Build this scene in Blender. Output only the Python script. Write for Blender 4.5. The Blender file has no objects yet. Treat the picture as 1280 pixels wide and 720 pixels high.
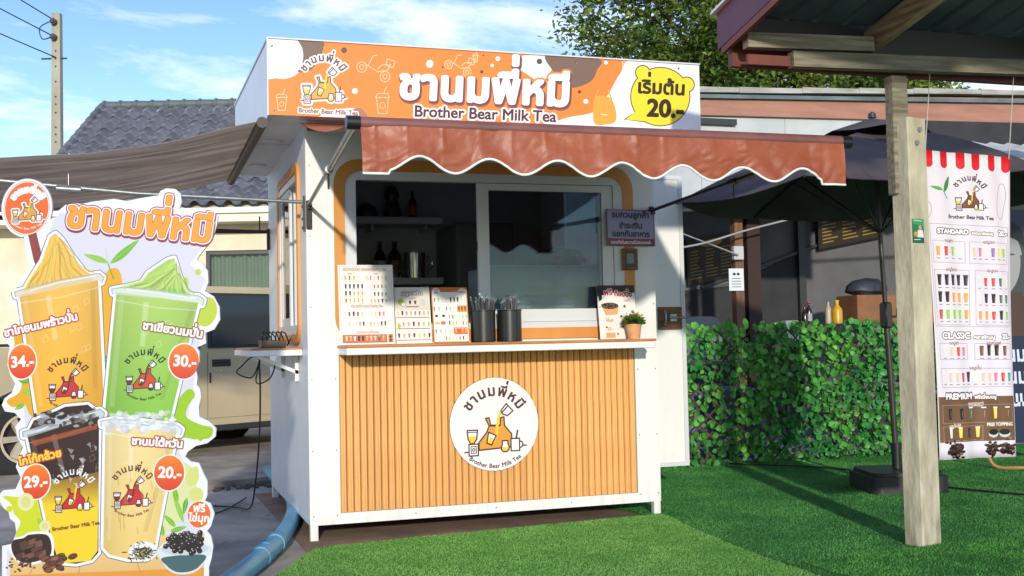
import bpy, math, random
import numpy as np
from math import sin, cos, pi, radians as RAD, sqrt, atan2
from mathutils import Vector, Matrix
from mathutils.geometry import interpolate_bezier
random.seed(7); NR = np.random.default_rng(7)
sc = bpy.context.scene
COL = sc.collection
# ------------------------------------------------------------------ camera
cam = bpy.data.objects.new('camera', bpy.data.cameras.new('camera')); COL.objects.link(cam)
sc.camera = cam
CR = Vector((0.94992945, -0.31172345, -0.02150649)); CU = Vector((0.00623816, -0.0498951, 0.99873498)); CF = Vector((0.31240218, 0.94886194, 0.04545224))
M3 = Matrix((CR, CU, -CF)).transposed()
cam.matrix_world = Matrix.Translation((-0.8726, -6.3114, 1.10)) @ M3.to_4x4()
cam.data.sensor_width = 36; cam.data.lens = 1404.2 / 1280 * 36
cam.data.clip_start = 0.05; cam.data.clip_end = 600
# ------------------------------------------------------------------ sky and sun
TOSUN = Vector((-0.235, -0.945, 0.235)).normalized()
EL = math.asin(TOSUN.z)
world = bpy.data.worlds.new('World'); sc.world = world; world.use_nodes = True
wn = world.node_tree; wn.nodes.clear(); L = wn.links
def nn(t, **k):
    n = wn.nodes.new(t)
    for a, b in k.items(): setattr(n, a, b)
    return n
out = nn('ShaderNodeOutputWorld'); bg = nn('ShaderNodeBackground')
sky = nn('ShaderNodeTexSky', sky_type='NISHITA', sun_disc=False)
sky.sun_elevation = RAD(24); sky.sun_rotation = atan2(TOSUN.x, TOSUN.y)
sky.air_density = 1.0; sky.dust_density = 0.0; sky.ozone_density = 2.0
hs = nn('ShaderNodeHueSaturation'); hs.inputs['Hue'].default_value = 0.516; hs.inputs['Saturation'].default_value = 1.2; hs.inputs['Value'].default_value = 1.06
L.new(sky.outputs[0], hs.inputs['Color'])
tc = nn('ShaderNodeTexCoord'); sx = nn('ShaderNodeSeparateXYZ'); L.new(tc.outputs['Generated'], sx.inputs[0])
dv = nn('ShaderNodeMath', operation='ADD'); dv.inputs[1].default_value = 0.12; L.new(sx.outputs['Z'], dv.inputs[0])
cv = nn('ShaderNodeCombineXYZ')
for i, a in enumerate('XY'):
    d = nn('ShaderNodeMath', operation='DIVIDE'); L.new(sx.outputs[a], d.inputs[0]); L.new(dv.outputs[0], d.inputs[1]); L.new(d.outputs[0], cv.inputs[i])
mp = nn('ShaderNodeMapping'); mp.inputs['Scale'].default_value = (0.8, 1.1, 1); mp.inputs['Rotation'].default_value = (0, 0, 0.25); mp.inputs['Location'].default_value = (5.1, 3.3, 0); L.new(cv.outputs[0], mp.inputs[0])
n1 = nn('ShaderNodeTexNoise'); n1.inputs['Scale'].default_value = 1.3; n1.inputs['Detail'].default_value = 9; n1.inputs['Roughness'].default_value = 0.62; n1.inputs['Distortion'].default_value = 0.35
L.new(mp.outputs[0], n1.inputs['Vector'])
cr = nn('ShaderNodeValToRGB'); cr.color_ramp.elements[0].position = 0.48; cr.color_ramp.elements[1].position = 0.62; L.new(n1.outputs['Fac'], cr.inputs[0])
cm = nn('ShaderNodeMixRGB'); cm.inputs[2].default_value = (6.4, 6.7, 7.2, 1)
fm = nn('ShaderNodeMath', operation='MULTIPLY'); fm.inputs[1].default_value = 0.85; L.new(cr.outputs[0], fm.inputs[0]); L.new(fm.outputs[0], cm.inputs[0])
L.new(hs.outputs[0], cm.inputs[1]); L.new(cm.outputs[0], bg.inputs[0]); bg.inputs[1].default_value = 0.15
L.new(bg.outputs[0], out.inputs[0])
sun = bpy.data.objects.new('sun', bpy.data.lights.new('sun', 'SUN')); COL.objects.link(sun)
sun.data.energy = 2.6; sun.data.angle = RAD(1.5); sun.data.color = (1.0, 0.93, 0.80)
sun.rotation_euler = TOSUN.to_track_quat('Z', 'Y').to_euler(); sun.location = (-5, -20, 12)
sc.view_settings.view_transform = 'Standard'; sc.view_settings.look = 'None'; sc.view_settings.exposure = 0.44; sc.view_settings.gamma = 1
sc.cycles.max_bounces = 8; sc.cycles.transparent_max_bounces = 16; sc.cycles.use_denoising = True
# ------------------------------------------------------------------ helpers
def s2l(c):
    return tuple(((v / 12.92) if v <= 0.04045 else ((v + 0.055) / 1.055) ** 2.4) for v in c)
def rgb(r, g, b): return s2l((r / 255, g / 255, b / 255))
MATS = {}
def pm(name, col, col2=None, rough=0.6, scale=8.0, bump=0.0, bscale=60.0, metal=0.0, spec=0.5, stretch=(1, 1, 1), detail=5, mixpos=(0.35, 0.65), island=0.0, trans=0.0, alpha=1.0, coat=0.0, sub=0.0, distort=0.0, rvar=0.0):
    if name in MATS: return MATS[name]
    m = bpy.data.materials.new(name); m.use_nodes = True; MATS[name] = m
    nt = m.node_tree; b = nt.nodes['Principled BSDF']; lk = nt.links
    b.inputs['Roughness'].default_value = rough; b.inputs['Metallic'].default_value = metal
    b.inputs['Specular IOR Level'].default_value = spec; b.inputs['Coat Weight'].default_value = coat
    b.inputs['Transmission Weight'].default_value = trans; b.inputs['Alpha'].default_value = alpha
    tcn = nt.nodes.new('ShaderNodeTexCoord'); mpn = nt.nodes.new('ShaderNodeMapping'); mpn.inputs['Scale'].default_value = stretch
    lk.new(tcn.outputs['Object'], mpn.inputs[0])
    c = None
    if col2 is not None:
        t = nt.nodes.new('ShaderNodeTexNoise'); t.inputs['Scale'].default_value = scale; t.inputs['Detail'].default_value = detail; t.inputs['Roughness'].default_value = 0.6; t.inputs['Distortion'].default_value = distort
        lk.new(mpn.outputs[0], t.inputs['Vector'])
        r = nt.nodes.new('ShaderNodeMapRange'); r.inputs['From Min'].default_value = mixpos[0]; r.inputs['From Max'].default_value = mixpos[1]
        lk.new(t.outputs['Fac'], r.inputs['Value'])
        x = nt.nodes.new('ShaderNodeMixRGB'); x.inputs[1].default_value = (*col, 1); x.inputs[2].default_value = (*col2, 1)
        lk.new(r.outputs[0], x.inputs[0]); c = x.outputs[0]
        if rvar:
            q = nt.nodes.new('ShaderNodeMapRange'); q.inputs['To Min'].default_value = rough - rvar; q.inputs['To Max'].default_value = rough + rvar
            lk.new(t.outputs['Fac'], q.inputs['Value']); lk.new(q.outputs[0], b.inputs['Roughness'])
    else:
        b.inputs['Base Color'].default_value = (*col, 1)
    if island:
        g = nt.nodes.new('ShaderNodeNewGeometry'); oi = nt.nodes.new('ShaderNodeObjectInfo')
        ad = nt.nodes.new('ShaderNodeMath'); ad.operation = 'ADD'; lk.new(g.outputs['Random Per Island'], ad.inputs[0]); lk.new(oi.outputs['Random'], ad.inputs[1])
        fr = nt.nodes.new('ShaderNodeMath'); fr.operation = 'FRACT'; lk.new(ad.outputs[0], fr.inputs[0])
        h = nt.nodes.new('ShaderNodeHueSaturation'); mr = nt.nodes.new('ShaderNodeMapRange'); mr.inputs['To Min'].default_value = 1 - island; mr.inputs['To Max'].default_value = 1 + island
        lk.new(fr.outputs[0], mr.inputs['Value']); lk.new(mr.outputs[0], h.inputs['Value'])
        if c: lk.new(c, h.inputs['Color'])
        else: h.inputs['Color'].default_value = (*col, 1)
        c = h.outputs[0]
    if c: lk.new(c, b.inputs['Base Color'])
    if bump:
        t2 = nt.nodes.new('ShaderNodeTexNoise'); t2.inputs['Scale'].default_value = bscale; t2.inputs['Detail'].default_value = 4
        lk.new(mpn.outputs[0], t2.inputs['Vector'])
        bp = nt.nodes.new('ShaderNodeBump'); bp.inputs['Strength'].default_value = bump; bp.inputs['Distance'].default_value = 0.01
        lk.new(t2.outputs['Fac'], bp.inputs['Height']); lk.new(bp.outputs[0], b.inputs['Normal'])
    if sub:
        # thin translucent sheet (leaves, cloth)
        tr = nt.nodes.new('ShaderNodeBsdfTranslucent'); mx = nt.nodes.new('ShaderNodeMixShader'); mx.inputs[0].default_value = sub
        if c: lk.new(c, tr.inputs[0])
        else: tr.inputs[0].default_value = (*col, 1)
        lk.new(b.outputs[0], mx.inputs[1]); lk.new(tr.outputs[0], mx.inputs[2]); lk.new(mx.outputs[0], nt.nodes['Material Output'].inputs['Surface'])
    return m
class MB:
    def __init__(s): s.v = []; s.f = []; s.mi = []; s.cur = 0; s.uv = {}
    def add(s, vs, fs):
        n = len(s.v); s.v += [tuple(a) for a in vs]
        for f in fs: s.f.append(tuple(i + n for i in f)); s.mi.append(s.cur)
        return s
    def box(s, a, b, bev=0.0):
        x0, y0, z0 = (min(a[i], b[i]) for i in range(3)); x1, y1, z1 = (max(a[i], b[i]) for i in range(3))
        if bev <= 0 or bev * 2 >= min(x1 - x0, y1 - y0, z1 - z0):
            return s.add([(x0, y0, z0), (x1, y0, z0), (x1, y1, z0), (x0, y1, z0), (x0, y0, z1), (x1, y0, z1), (x1, y1, z1), (x0, y1, z1)],
                         [(0, 3, 2, 1), (4, 5, 6, 7), (0, 1, 5, 4), (1, 2, 6, 5), (2, 3, 7, 6), (3, 0, 4, 7)])
        e = bev; vs = []; idx = {}
        for i, X in enumerate((x0, x1)):
            for j, Y in enumerate((y0, y1)):
                for k, Z in enumerate((z0, z1)):
                    sx_, sy_, sz_ = 1 - 2 * i, 1 - 2 * j, 1 - 2 * k
                    for ax, p in enumerate(((X, Y + sy_ * e, Z + sz_ * e), (X + sx_ * e, Y, Z + sz_ * e), (X + sx_ * e, Y + sy_ * e, Z))):
                        idx[(i, j, k, ax)] = len(vs); vs.append(p)
        F = []
        g = lambda i, j, k, a: idx[(i, j, k, a)]
        for i in (0, 1): F.append([g(i, 0, 0, 0), g(i, 1, 0, 0), g(i, 1, 1, 0), g(i, 0, 1, 0)])
        for j in (0, 1): F.append([g(0, j, 0, 1), g(1, j, 0, 1), g(1, j, 1, 1), g(0, j, 1, 1)])
        for k in (0, 1): F.append([g(0, 0, k, 2), g(1, 0, k, 2), g(1, 1, k, 2), g(0, 1, k, 2)])
        for a in (0, 1):
            for b_ in (0, 1):
                F.append([g(a, b_, 0, 0), g(a, b_, 1, 0), g(a, b_, 1, 1), g(a, b_, 0, 1)])
                F.append([g(a, 0, b_, 0), g(a, 1, b_, 0), g(a, 1, b_, 2), g(a, 0, b_, 2)])
                F.append([g(0, a, b_, 1), g(1, a, b_, 1), g(1, a, b_, 2), g(0, a, b_, 2)])
        for i in (0, 1):
            for j in (0, 1):
                for k in (0, 1): F.append([g(i, j, k, 0), g(i, j, k, 1), g(i, j, k, 2)])
        c = Vector(((x0 + x1) / 2, (y0 + y1) / 2, (z0 + z1) / 2)); G = []
        for f in F:
            p = [Vector(vs[q]) for q in f]; nrm = (p[1] - p[0]).cross(p[2] - p[0]); ctr = sum(p, Vector()) / len(p) - c
            G.append(f if nrm.dot(ctr) > 0 else f[::-1])
        return s.add(vs, G)
    def bar(s, p0, p1, w, h=None, up=(0, 0, 1)):
        h = h or w; p0 = Vector(p0); p1 = Vector(p1); d = (p1 - p0).normalized(); u = Vector(up)
        if abs(d.dot(u)) > .99: u = Vector((0, 1, 0))
        r = d.cross(u).normalized(); u = r.cross(d)
        vs = [p + r * (a * w / 2) + u * (b * h / 2) for p in (p0, p1) for a, b in ((-1, -1), (1, -1), (1, 1), (-1, 1))]
        return s.add(vs, [(0, 1, 2, 3)[::-1], (4, 5, 6, 7), (0, 1, 5, 4), (1, 2, 6, 5), (2, 3, 7, 6), (3, 0, 4, 7)])
    def tube(s, pts, r, n=10, caps=True, closed=False):
        pts = [Vector(p) for p in pts]; N = len(pts); rs = r if isinstance(r, (list, tuple)) else [r] * N
        vs = []; ref = None
        for i, p in enumerate(pts):
            a = pts[max(i - 1, 0)]; b = pts[min(i + 1, N - 1)]; d = (b - a)
            if d.length < 1e-9: d = Vector((0, 0, 1))
            d.normalize()
            if ref is None: ref = Vector((0, 0, 1)) if abs(d.z) < .9 else Vector((1, 0, 0))
            u = (ref - d * ref.dot(d)); u.normalize(); ref = u; w = d.cross(u)
            for k in range(n):
                t = 2 * pi * k / n; vs.append(p + (u * cos(t) + w * sin(t)) * rs[i])
        fs = [(i * n + k, i * n + (k + 1) % n, (i + 1) * n + (k + 1) % n, (i + 1) * n + k) for i in range(N - 1) for k in range(n)]
        if caps: fs += [tuple(range(n))[::-1], tuple((N - 1) * n + k for k in range(n))]
        return s.add(vs, fs)
    def lathe(s, prof, c=(0, 0, 0), n=20, sx=1, sy=1, caps=True):
        vs = [(c[0] + r * cos(2 * pi * k / n) * sx, c[1] + r * sin(2 * pi * k / n) * sy, c[2] + z) for r, z in prof for k in range(n)]
        m = len(prof)
        fs = [(i * n + k, i * n + (k + 1) % n, (i + 1) * n + (k + 1) % n, (i + 1) * n + k) for i in range(m - 1) for k in range(n)]
        if caps and prof[0][0] > 1e-4: fs.append(tuple(range(n))[::-1])
        if caps and prof[-1][0] > 1e-4: fs.append(tuple((m - 1) * n + k for k in range(n)))
        return s.add(vs, fs)
    def prism(s, poly, f, d0, d1):
        """poly 2d; f(a,b,d)->xyz ; from depth d0 to d1"""
        n = len(poly); vs = [f(a, b, d0) for a, b in poly] + [f(a, b, d1) for a, b in poly]
        return s.add(vs, [tuple(range(n)), tuple(range(n, 2 * n))[::-1]] + [(i, i + n, (i + 1) % n + n, (i + 1) % n) for i in range(n)])
    def ring(s, outer, inner, f, d0, d1):
        n = len(outer); vs = [f(a, b, d) for d in (d0, d1) for P in (outer, inner) for a, b in P]; F = []
        for i in range(n):
            j = (i + 1) % n
            F += [(i, j, n + j, n + i), (2 * n + i, 3 * n + i, 3 * n + j, 2 * n + j), (i, 2 * n + i, 2 * n + j, j), (n + i, n + j, 3 * n + j, 3 * n + i)]
        return s.add(vs, F)
    def build(s, name, mats, parent=None, smooth=False, loc=None, fixn=False):
        me = bpy.data.meshes.new(name); me.from_pydata(s.v, [], s.f)
        mats = mats if isinstance(mats, (list, tuple)) else [mats]
        for m in mats: me.materials.append(m)
        if len(mats) > 1: me.polygons.foreach_set('material_index', s.mi)
        me.validate()
        if fixn:
            import bmesh
            bm = bmesh.new(); bm.from_mesh(me); bmesh.ops.recalc_face_normals(bm, faces=bm.faces); bm.to_mesh(me); bm.free()
        if smooth:
            me.polygons.foreach_set('use_smooth', [True] * len(me.polygons))
            if smooth != 'all':
                try: me.set_sharp_from_angle(angle=RAD(40))
                except Exception: pass
        me.update()
        o = bpy.data.objects.new(name, me); COL.objects.link(o)
        if parent is not None:
            o.parent = parent; o.location = [-a for a in OFF.get(parent.name, (0, 0, 0))]
        if loc: o.location = loc
        return o
OFF = {}
def thing(name, label, cat, loc=(0, 0, 0), rz=0.0, group=None, local=False, kind=None):
    """an Empty at the thing's base; its parts are modelled in world space unless local"""
    o = bpy.data.objects.new(name, None); COL.objects.link(o); o.location = loc; o.rotation_euler = (0, 0, rz); o.empty_display_size = .1
    o['label'] = label; o['category'] = cat
    if group: o['group'] = group
    if not local: OFF[o.name] = tuple(loc)
    return o
def tag(o, label=None, cat=None, group=None, kind=None):
    if label: o['label'] = label
    if cat: o['category'] = cat
    if group: o['group'] = group
    if kind: o['kind'] = kind
    return o
def struct(name, mb, mat, label=None, **k):
    o = mb.build(name, mat, **k); o['kind'] = 'structure'
    if label: o['label'] = label
    return o
def inst(o, name, parent, loc=(0, 0, 0), rot=(0, 0, 0), scale=None):
    c = bpy.data.objects.new(name, o.data); COL.objects.link(c); c.parent = parent; c.location = loc; c.rotation_euler = rot
    if scale: c.scale = scale
    return c
def copy_tree(o, parent=None):
    c = o.copy(); COL.objects.link(c); c.parent = parent
    for ch in list(o.children): copy_tree(ch, c)
    return c
def rrect(x0, z0, x1, z1, r, n=6):
    P = []
    for cx, cz, a0 in ((x1 - r, z0 + r, -90), (x1 - r, z1 - r, 0), (x0 + r, z1 - r, 90), (x0 + r, z0 + r, 180)):
        for i in range(n + 1):
            t = RAD(a0 + 90 * i / n); P.append((cx + r * cos(t), cz + r * sin(t)))
    return P
XZ = lambda a, b, d: (a, d, b)
YZ = lambda a, b, d: (d, a, b)
# ------------------------------------------------------------------ flat print: a small painter for lettering and graphics
GL = {}
def load_glyphs(chars):
    obs = []
    for ch in sorted(set(chars)):
        for suf in ('', 'l'):
            c = bpy.data.curves.new('g', 'FONT'); c.body = ch + suf; c.size = 1; o = bpy.data.objects.new('g', c); COL.objects.link(o); obs.append((ch, suf, o))
    bpy.context.view_layer.update(); dg = bpy.context.evaluated_depsgraph_get()
    def outl(o):
        e = o.evaluated_get(dg); cu = e.to_curve(dg); res = []
        for s in cu.splines:
            P = []; B = s.bezier_points; n = len(B)
            for i in range(n):
                a, b = B[i], B[(i + 1) % n]
                if a.handle_right_type == 'VECTOR' and b.handle_left_type == 'VECTOR': P.append((a.co.x, a.co.y))
                else: P += [(q.x, q.y) for q in interpolate_bezier(a.co, a.handle_right, b.handle_left, b.co, 5)[:-1]]
            if len(P) > 2: res.append(np.array(P))
        e.to_curve_clear(); return res
    c = {}
    for ch, suf, o in obs: c[(ch, suf)] = outl(o)
    xl = c[('X', 'l')][-1][:, 0].min() if False else None
    co = bpy.data.curves.new('g', 'FONT'); co.body = 'l'; oo = bpy.data.objects.new('g', co); COL.objects.link(oo); bpy.context.view_layer.update(); dg = bpy.context.evaluated_depsgraph_get()
    base = outl(oo)[0][:, 0].min(); bpy.data.objects.remove(oo)
    for ch in set(chars):
        last = c[(ch, 'l')]
        GL[ch] = (c[(ch, '')], (last[-1][:, 0].min() - base) if last else .3)
    for _, _, o in obs: bpy.data.objects.remove(o)
TONES = '่้๊๋็์'; UPPER = 'ิีึืั'; LOWM = 'ุู'
def layout(s):
    """clusters -> list of (x, contours, advance)"""
    out_ = []; x = 0
    for i, ch in enumerate(s):
        g, adv = GL[ch]
        if ch in TONES or ch in UPPER or ch in LOWM:
            dy = 0.0
            if ch in TONES and i and s[i - 1] in UPPER: dy = .29
            if out_: out_[-1][1].extend([c + np.array((x - out_[-1][0], dy)) for c in g])
            continue
        out_.append([x, [c.copy() for c in g], adv]); x += adv
    return out_, x
def proj(p):
    d = Vector(p) - Vector((-0.8726, -6.3114, 1.10)); z = d.dot(CF); return (640 + 1404.2 * d.dot(CR) / z, 360 - 1404.2 * d.dot(CU) / z)
class Canvas:
    def __init__(s, w, h, bg=(255, 255, 255), warp=None, ss=3):
        s.w, s.h, s.ss = w, h, ss; s.a = np.zeros((h, w, 3), np.float32); s.a[:] = np.array(bg, np.float32)[:3] / 255; s.warp = warp
    def W(s, P):
        P = np.asarray(P, float)
        if s.warp is None: return P
        if np.isscalar(s.warp): return P * s.warp
        q = np.c_[P, np.ones(len(P))] @ s.warp.T; return q[:, :2] / q[:, 2:]
    def mask(s, conts):
        cs = [s.W(c) for c in conts]
        A = np.concatenate(cs); x0 = max(int(np.floor(A[:, 0].min())) - 1, 0); y0 = max(int(np.floor(A[:, 1].min())) - 1, 0)
        x1 = min(int(np.ceil(A[:, 0].max())) + 1, s.w); y1 = min(int(np.ceil(A[:, 1].max())) + 1, s.h)
        if x1 <= x0 or y1 <= y0: return None
        k = s.ss; Wd, Hd = (x1 - x0) * k, (y1 - y0) * k
        E0 = np.concatenate([c for c in cs]); E1 = np.concatenate([np.roll(c, -1, 0) for c in cs])
        E0 = (E0 - (x0, y0)) * k; E1 = (E1 - (x0, y0)) * k
        sg = np.where(E1[:, 1] > E0[:, 1], 1, -1); sw = sg < 0
        lo = np.where(sw[:, None], E1, E0); hi = np.where(sw[:, None], E0, E1)
        r0 = np.clip(np.ceil(lo[:, 1] - .5), 0, Hd).astype(int); r1 = np.clip(np.ceil(hi[:, 1] - .5), 0, Hd).astype(int); cnt = r1 - r0
        ok = cnt > 0; lo, hi, r0, cnt, sg = lo[ok], hi[ok], r0[ok], cnt[ok], sg[ok]
        idx = np.repeat(np.arange(len(cnt)), cnt); st = np.cumsum(cnt) - cnt; row = r0[idx] + (np.arange(len(idx)) - st[idx])
        xi = lo[idx, 0] + (row + .5 - lo[idx, 1]) * (hi[idx, 0] - lo[idx, 0]) / (hi[idx, 1] - lo[idx, 1])
        colx = np.clip(np.ceil(xi - .5), 0, Wd).astype(int); D = np.zeros((Hd, Wd + 1), np.int32); np.add.at(D, (row, colx), sg[idx])
        m = (np.cumsum(D, 1)[:, :Wd] != 0).astype(np.float32)
        return (x0, y0, x1, y1, m.reshape(y1 - y0, k, x1 - x0, k).mean((1, 3)))
    def paint(s, mk, col, al=1.0):
        if mk is None: return
        x0, y0, x1, y1, m = mk; reg = s.a[y0:y1, x0:x1]; m = (m * al)[..., None]
        if callable(col):
            yy, xx = np.mgrid[y0:y1, x0:x1]; sc_ = s.warp if np.isscalar(s.warp or 'x') and s.warp else 1.0
            c = col(xx / sc_, yy / sc_) / 255.
        else: c = np.array(col, np.float32) / 255.
        s.a[y0:y1, x0:x1] = reg * (1 - m) + c * m
    def poly(s, P, col, al=1.0): s.paint(s.mask([np.asarray(P, float)]), col, al)
    def stroke_c(s, P, r, closed=False, n=10):
        P = np.asarray(P, float); out_ = []
        t = np.arange(n) * 2 * pi / n; C = np.c_[np.cos(t), np.sin(t)] * r
        Q = np.r_[P, P[:1]] if closed else P
        for p in P: out_.append(p + C)
        for a, b in zip(Q[:-1], Q[1:]):
            d = b - a; l = np.hypot(*d)
            if l < 1e-9: continue
            nr = np.array((-d[1], d[0])) / l * r; out_.append(np.array([a - nr, b - nr, b + nr, a + nr]))
        return out_
    def line(s, P, r, col, closed=False, al=1.0): s.paint(s.mask(s.stroke_c(P, r, closed)), col, al)
    def ell(s, cx, cy, rx, ry, col, al=1.0, rot=0, line=None, lr=.5):
        t = np.arange(40) * 2 * pi / 40; x = np.cos(t) * rx; y = np.sin(t) * ry
        P = np.c_[cx + x * cos(rot) - y * sin(rot), cy + x * sin(rot) + y * cos(rot)]
        if col is not None: s.poly(P, col, al)
        if line is not None: s.line(P, lr, line, True)
    def blob(s, P, col, r=0, al=1.0):
        c = smoothp(P); s.paint(s.mask([c]), col, al)
        if r: pass
    def glyphs(s, t, x, y, size, ang=0, arc=None, sx=1.0, align='c', shear=0.0, sp=0.0):
        lay, tot = layout(t); tot += sp * (len(lay) - 1); out_ = []
        off = {'c': -tot / 2, 'l': 0, 'r': -tot}[align]
        for i, (gx, cs, adv) in enumerate(lay):
            for c in cs:
                c = c * size; c = np.c_[c[:, 0] * sx, -c[:, 1]]; c[:, 0] -= c[:, 1] * shear
                px = (gx + sp * i + off) * size * sx
                if arc:   # arc = (radius, centre angle): text along a circle round (x, y); negative radius = smile
                    R_, a0 = arc; aw = adv * size * sx / 2; th = a0 + (px + aw) / R_
                    c = c - (aw, 0)
                    ca, sa = cos(th), sin(th); q = np.c_[c[:, 0] * ca - c[:, 1] * sa, c[:, 0] * sa + c[:, 1] * ca]
                    out_.append(q + (x + R_ * sin(th), y - R_ * cos(th)))
                else:
                    c = c + (px, 0); ca, sa = cos(ang), sin(ang)
                    out_.append(np.c_[c[:, 0] * ca - c[:, 1] * sa, c[:, 0] * sa + c[:, 1] * ca] + (x, y))
        return out_
    def text(s, t, x, y, size, col, bold=0.0, outs=(), fit=None, **k):
        if fit: size = fit / layout(t)[1]
        g = s.glyphs(t, x, y, size, **k)
        if not g: return
        st = lambda r, dx=0, dy=0: [q + (dx, dy) for c in g for q in s.stroke_c(c, r, True, 8)]
        for o_ in outs:
            r, oc = o_[0], o_[1]; dx, dy = o_[2] if len(o_) > 2 else (0, 0)
            s.paint(s.mask(st(r, dx, dy)), oc); s.paint(s.mask([c + (dx, dy) for c in g]), oc)
        s.paint(s.mask(g), col)
        if bold: s.paint(s.mask(st(bold)), col)
    def image(s, name):
        im = bpy.data.images.new(name, s.w, s.h); buf = np.ones((s.h, s.w, 4), np.float32); buf[..., :3] = np.clip(s.a[::-1], 0, 1)
        im.pixels.foreach_set(buf.ravel()); im.update(); im.pack(); return im
def smoothp(P, k=6):
    P = np.asarray(P, float); n = len(P); out_ = []
    for i in range(n):
        p0, p1, p2, p3 = P[i - 1], P[i], P[(i + 1) % n], P[(i + 2) % n]
        for j in range(k):
            t = j / k; out_.append(.5 * ((2 * p1) + (p2 - p0) * t + (2 * p0 - 5 * p1 + 4 * p2 - p3) * t * t + (3 * p1 - p0 - 3 * p2 + p3) * t ** 3))
    return np.array(out_)
def homog(src, dst):
    A = []
    for (x, y), (u, v) in zip(src, dst): A += [[x, y, 1, 0, 0, 0, -u * x, -u * y], [0, 0, 0, x, y, 1, -v * x, -v * y]]
    h = np.linalg.solve(np.array(A, float), np.array([c for d in dst for c in d], float)); return np.append(h, 1).reshape(3, 3)
def print_mat(name, cv, rough=0.45, dim=0.86, bump=0.0):
    m = bpy.data.materials.new(name); m.use_nodes = True; nt = m.node_tree; b = nt.nodes['Principled BSDF']
    t = nt.nodes.new('ShaderNodeTexImage'); t.image = cv.image(name); t.extension = 'EXTEND'
    uvn = nt.nodes.new('ShaderNodeUVMap'); nt.links.new(uvn.outputs[0], t.inputs[0])
    mx = nt.nodes.new('ShaderNodeMixRGB'); mx.blend_type = 'MULTIPLY'; mx.inputs[0].default_value = 1; mx.inputs[2].default_value = (dim, dim, dim, 1)
    nt.links.new(t.outputs[0], mx.inputs[1]); nt.links.new(mx.outputs[0], b.inputs['Base Color']); b.inputs['Roughness'].default_value = rough; b.inputs['Specular IOR Level'].default_value = .35
    return m
def uv_quad(name, cs, mat, parent, thick=0.0, back=None, nx=1, ny=1, wave=None):
    """printed panel: cs = bottom-left, bottom-right, top-right, top-left corners; thickness goes behind"""
    bl, br, tr, tl = [Vector(c) for c in cs]; nrm = (br - bl).cross(tl - bl).normalized()
    V = []; UV = []
    for j in range(ny + 1):
        for i in range(nx + 1):
            u, v = i / nx, j / ny; p = (bl * (1 - u) + br * u) * (1 - v) + (tl * (1 - u) + tr * u) * v
            if wave: p = p + nrm * wave(u, v)
            V.append(p); UV.append((u, v))
    F = [(j * (nx + 1) + i, j * (nx + 1) + i + 1, (j + 1) * (nx + 1) + i + 1, (j + 1) * (nx + 1) + i) for j in range(ny) for i in range(nx)]; nf = len(F); n = len(V)
    if thick:
        V += [v - nrm * thick for v in V]; F += [tuple(n + a for a in f)[::-1] for f in F[:nf]]
        edge = [i for i in range(nx + 1)] + [j * (nx + 1) + nx for j in range(1, ny + 1)] + [ny * (nx + 1) + i for i in range(nx - 1, -1, -1)] + [j * (nx + 1) for j in range(ny - 1, 0, -1)]
        F += [(edge[k], edge[k] + n, edge[(k + 1) % len(edge)] + n, edge[(k + 1) % len(edge)]) for k in range(len(edge))]
        UV = UV + UV
    me = bpy.data.meshes.new(name); me.from_pydata([tuple(v) for v in V], [], F); me.materials.append(mat); me.materials.append(back or mat)
    uvl = me.uv_layers.new(name='UVMap')
    for p in me.polygons:
        p.material_index = 0 if p.index < nf else 1; p.use_smooth = bool(wave)
        for li in p.loop_indices: uvl.data[li].uv = UV[me.loops[li].vertex_index]
    o = bpy.data.objects.new(name, me); COL.objects.link(o)
    if parent is not None: o.parent = parent; o.location = [-a for a in OFF.get(parent.name, (0, 0, 0))]
    return o
ALLTXT = "ชานมพี่หมีเริ่มต้น20.-34.-30.-29.-รบกวนลูกค้าชำระเงินแยกกับอาหารขออภัยในความไม่สะดวกค่ะชาไทยนมพร้าวปั่นชาเขียวนมปั่นโกโก้กล้วยชานมไต้หวันฟรีไข่มุกSTANDARDสแตนดาร์ดเมนูCLASSICคลาสสิกเมนู25.-PREMIUMพรีเมี่ยมเมนูFREETOPPINGท็อปปิ้งBrother Bear Milk Teaเมนูมะพร้าวเมนูชาเมนูนมเมนูกาแฟเมนูโกโก้เมนูโซดา หรือ เมนูปั่นXlX,"
load_glyphs(ALLTXT)
BR = (92, 48, 40)
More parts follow.
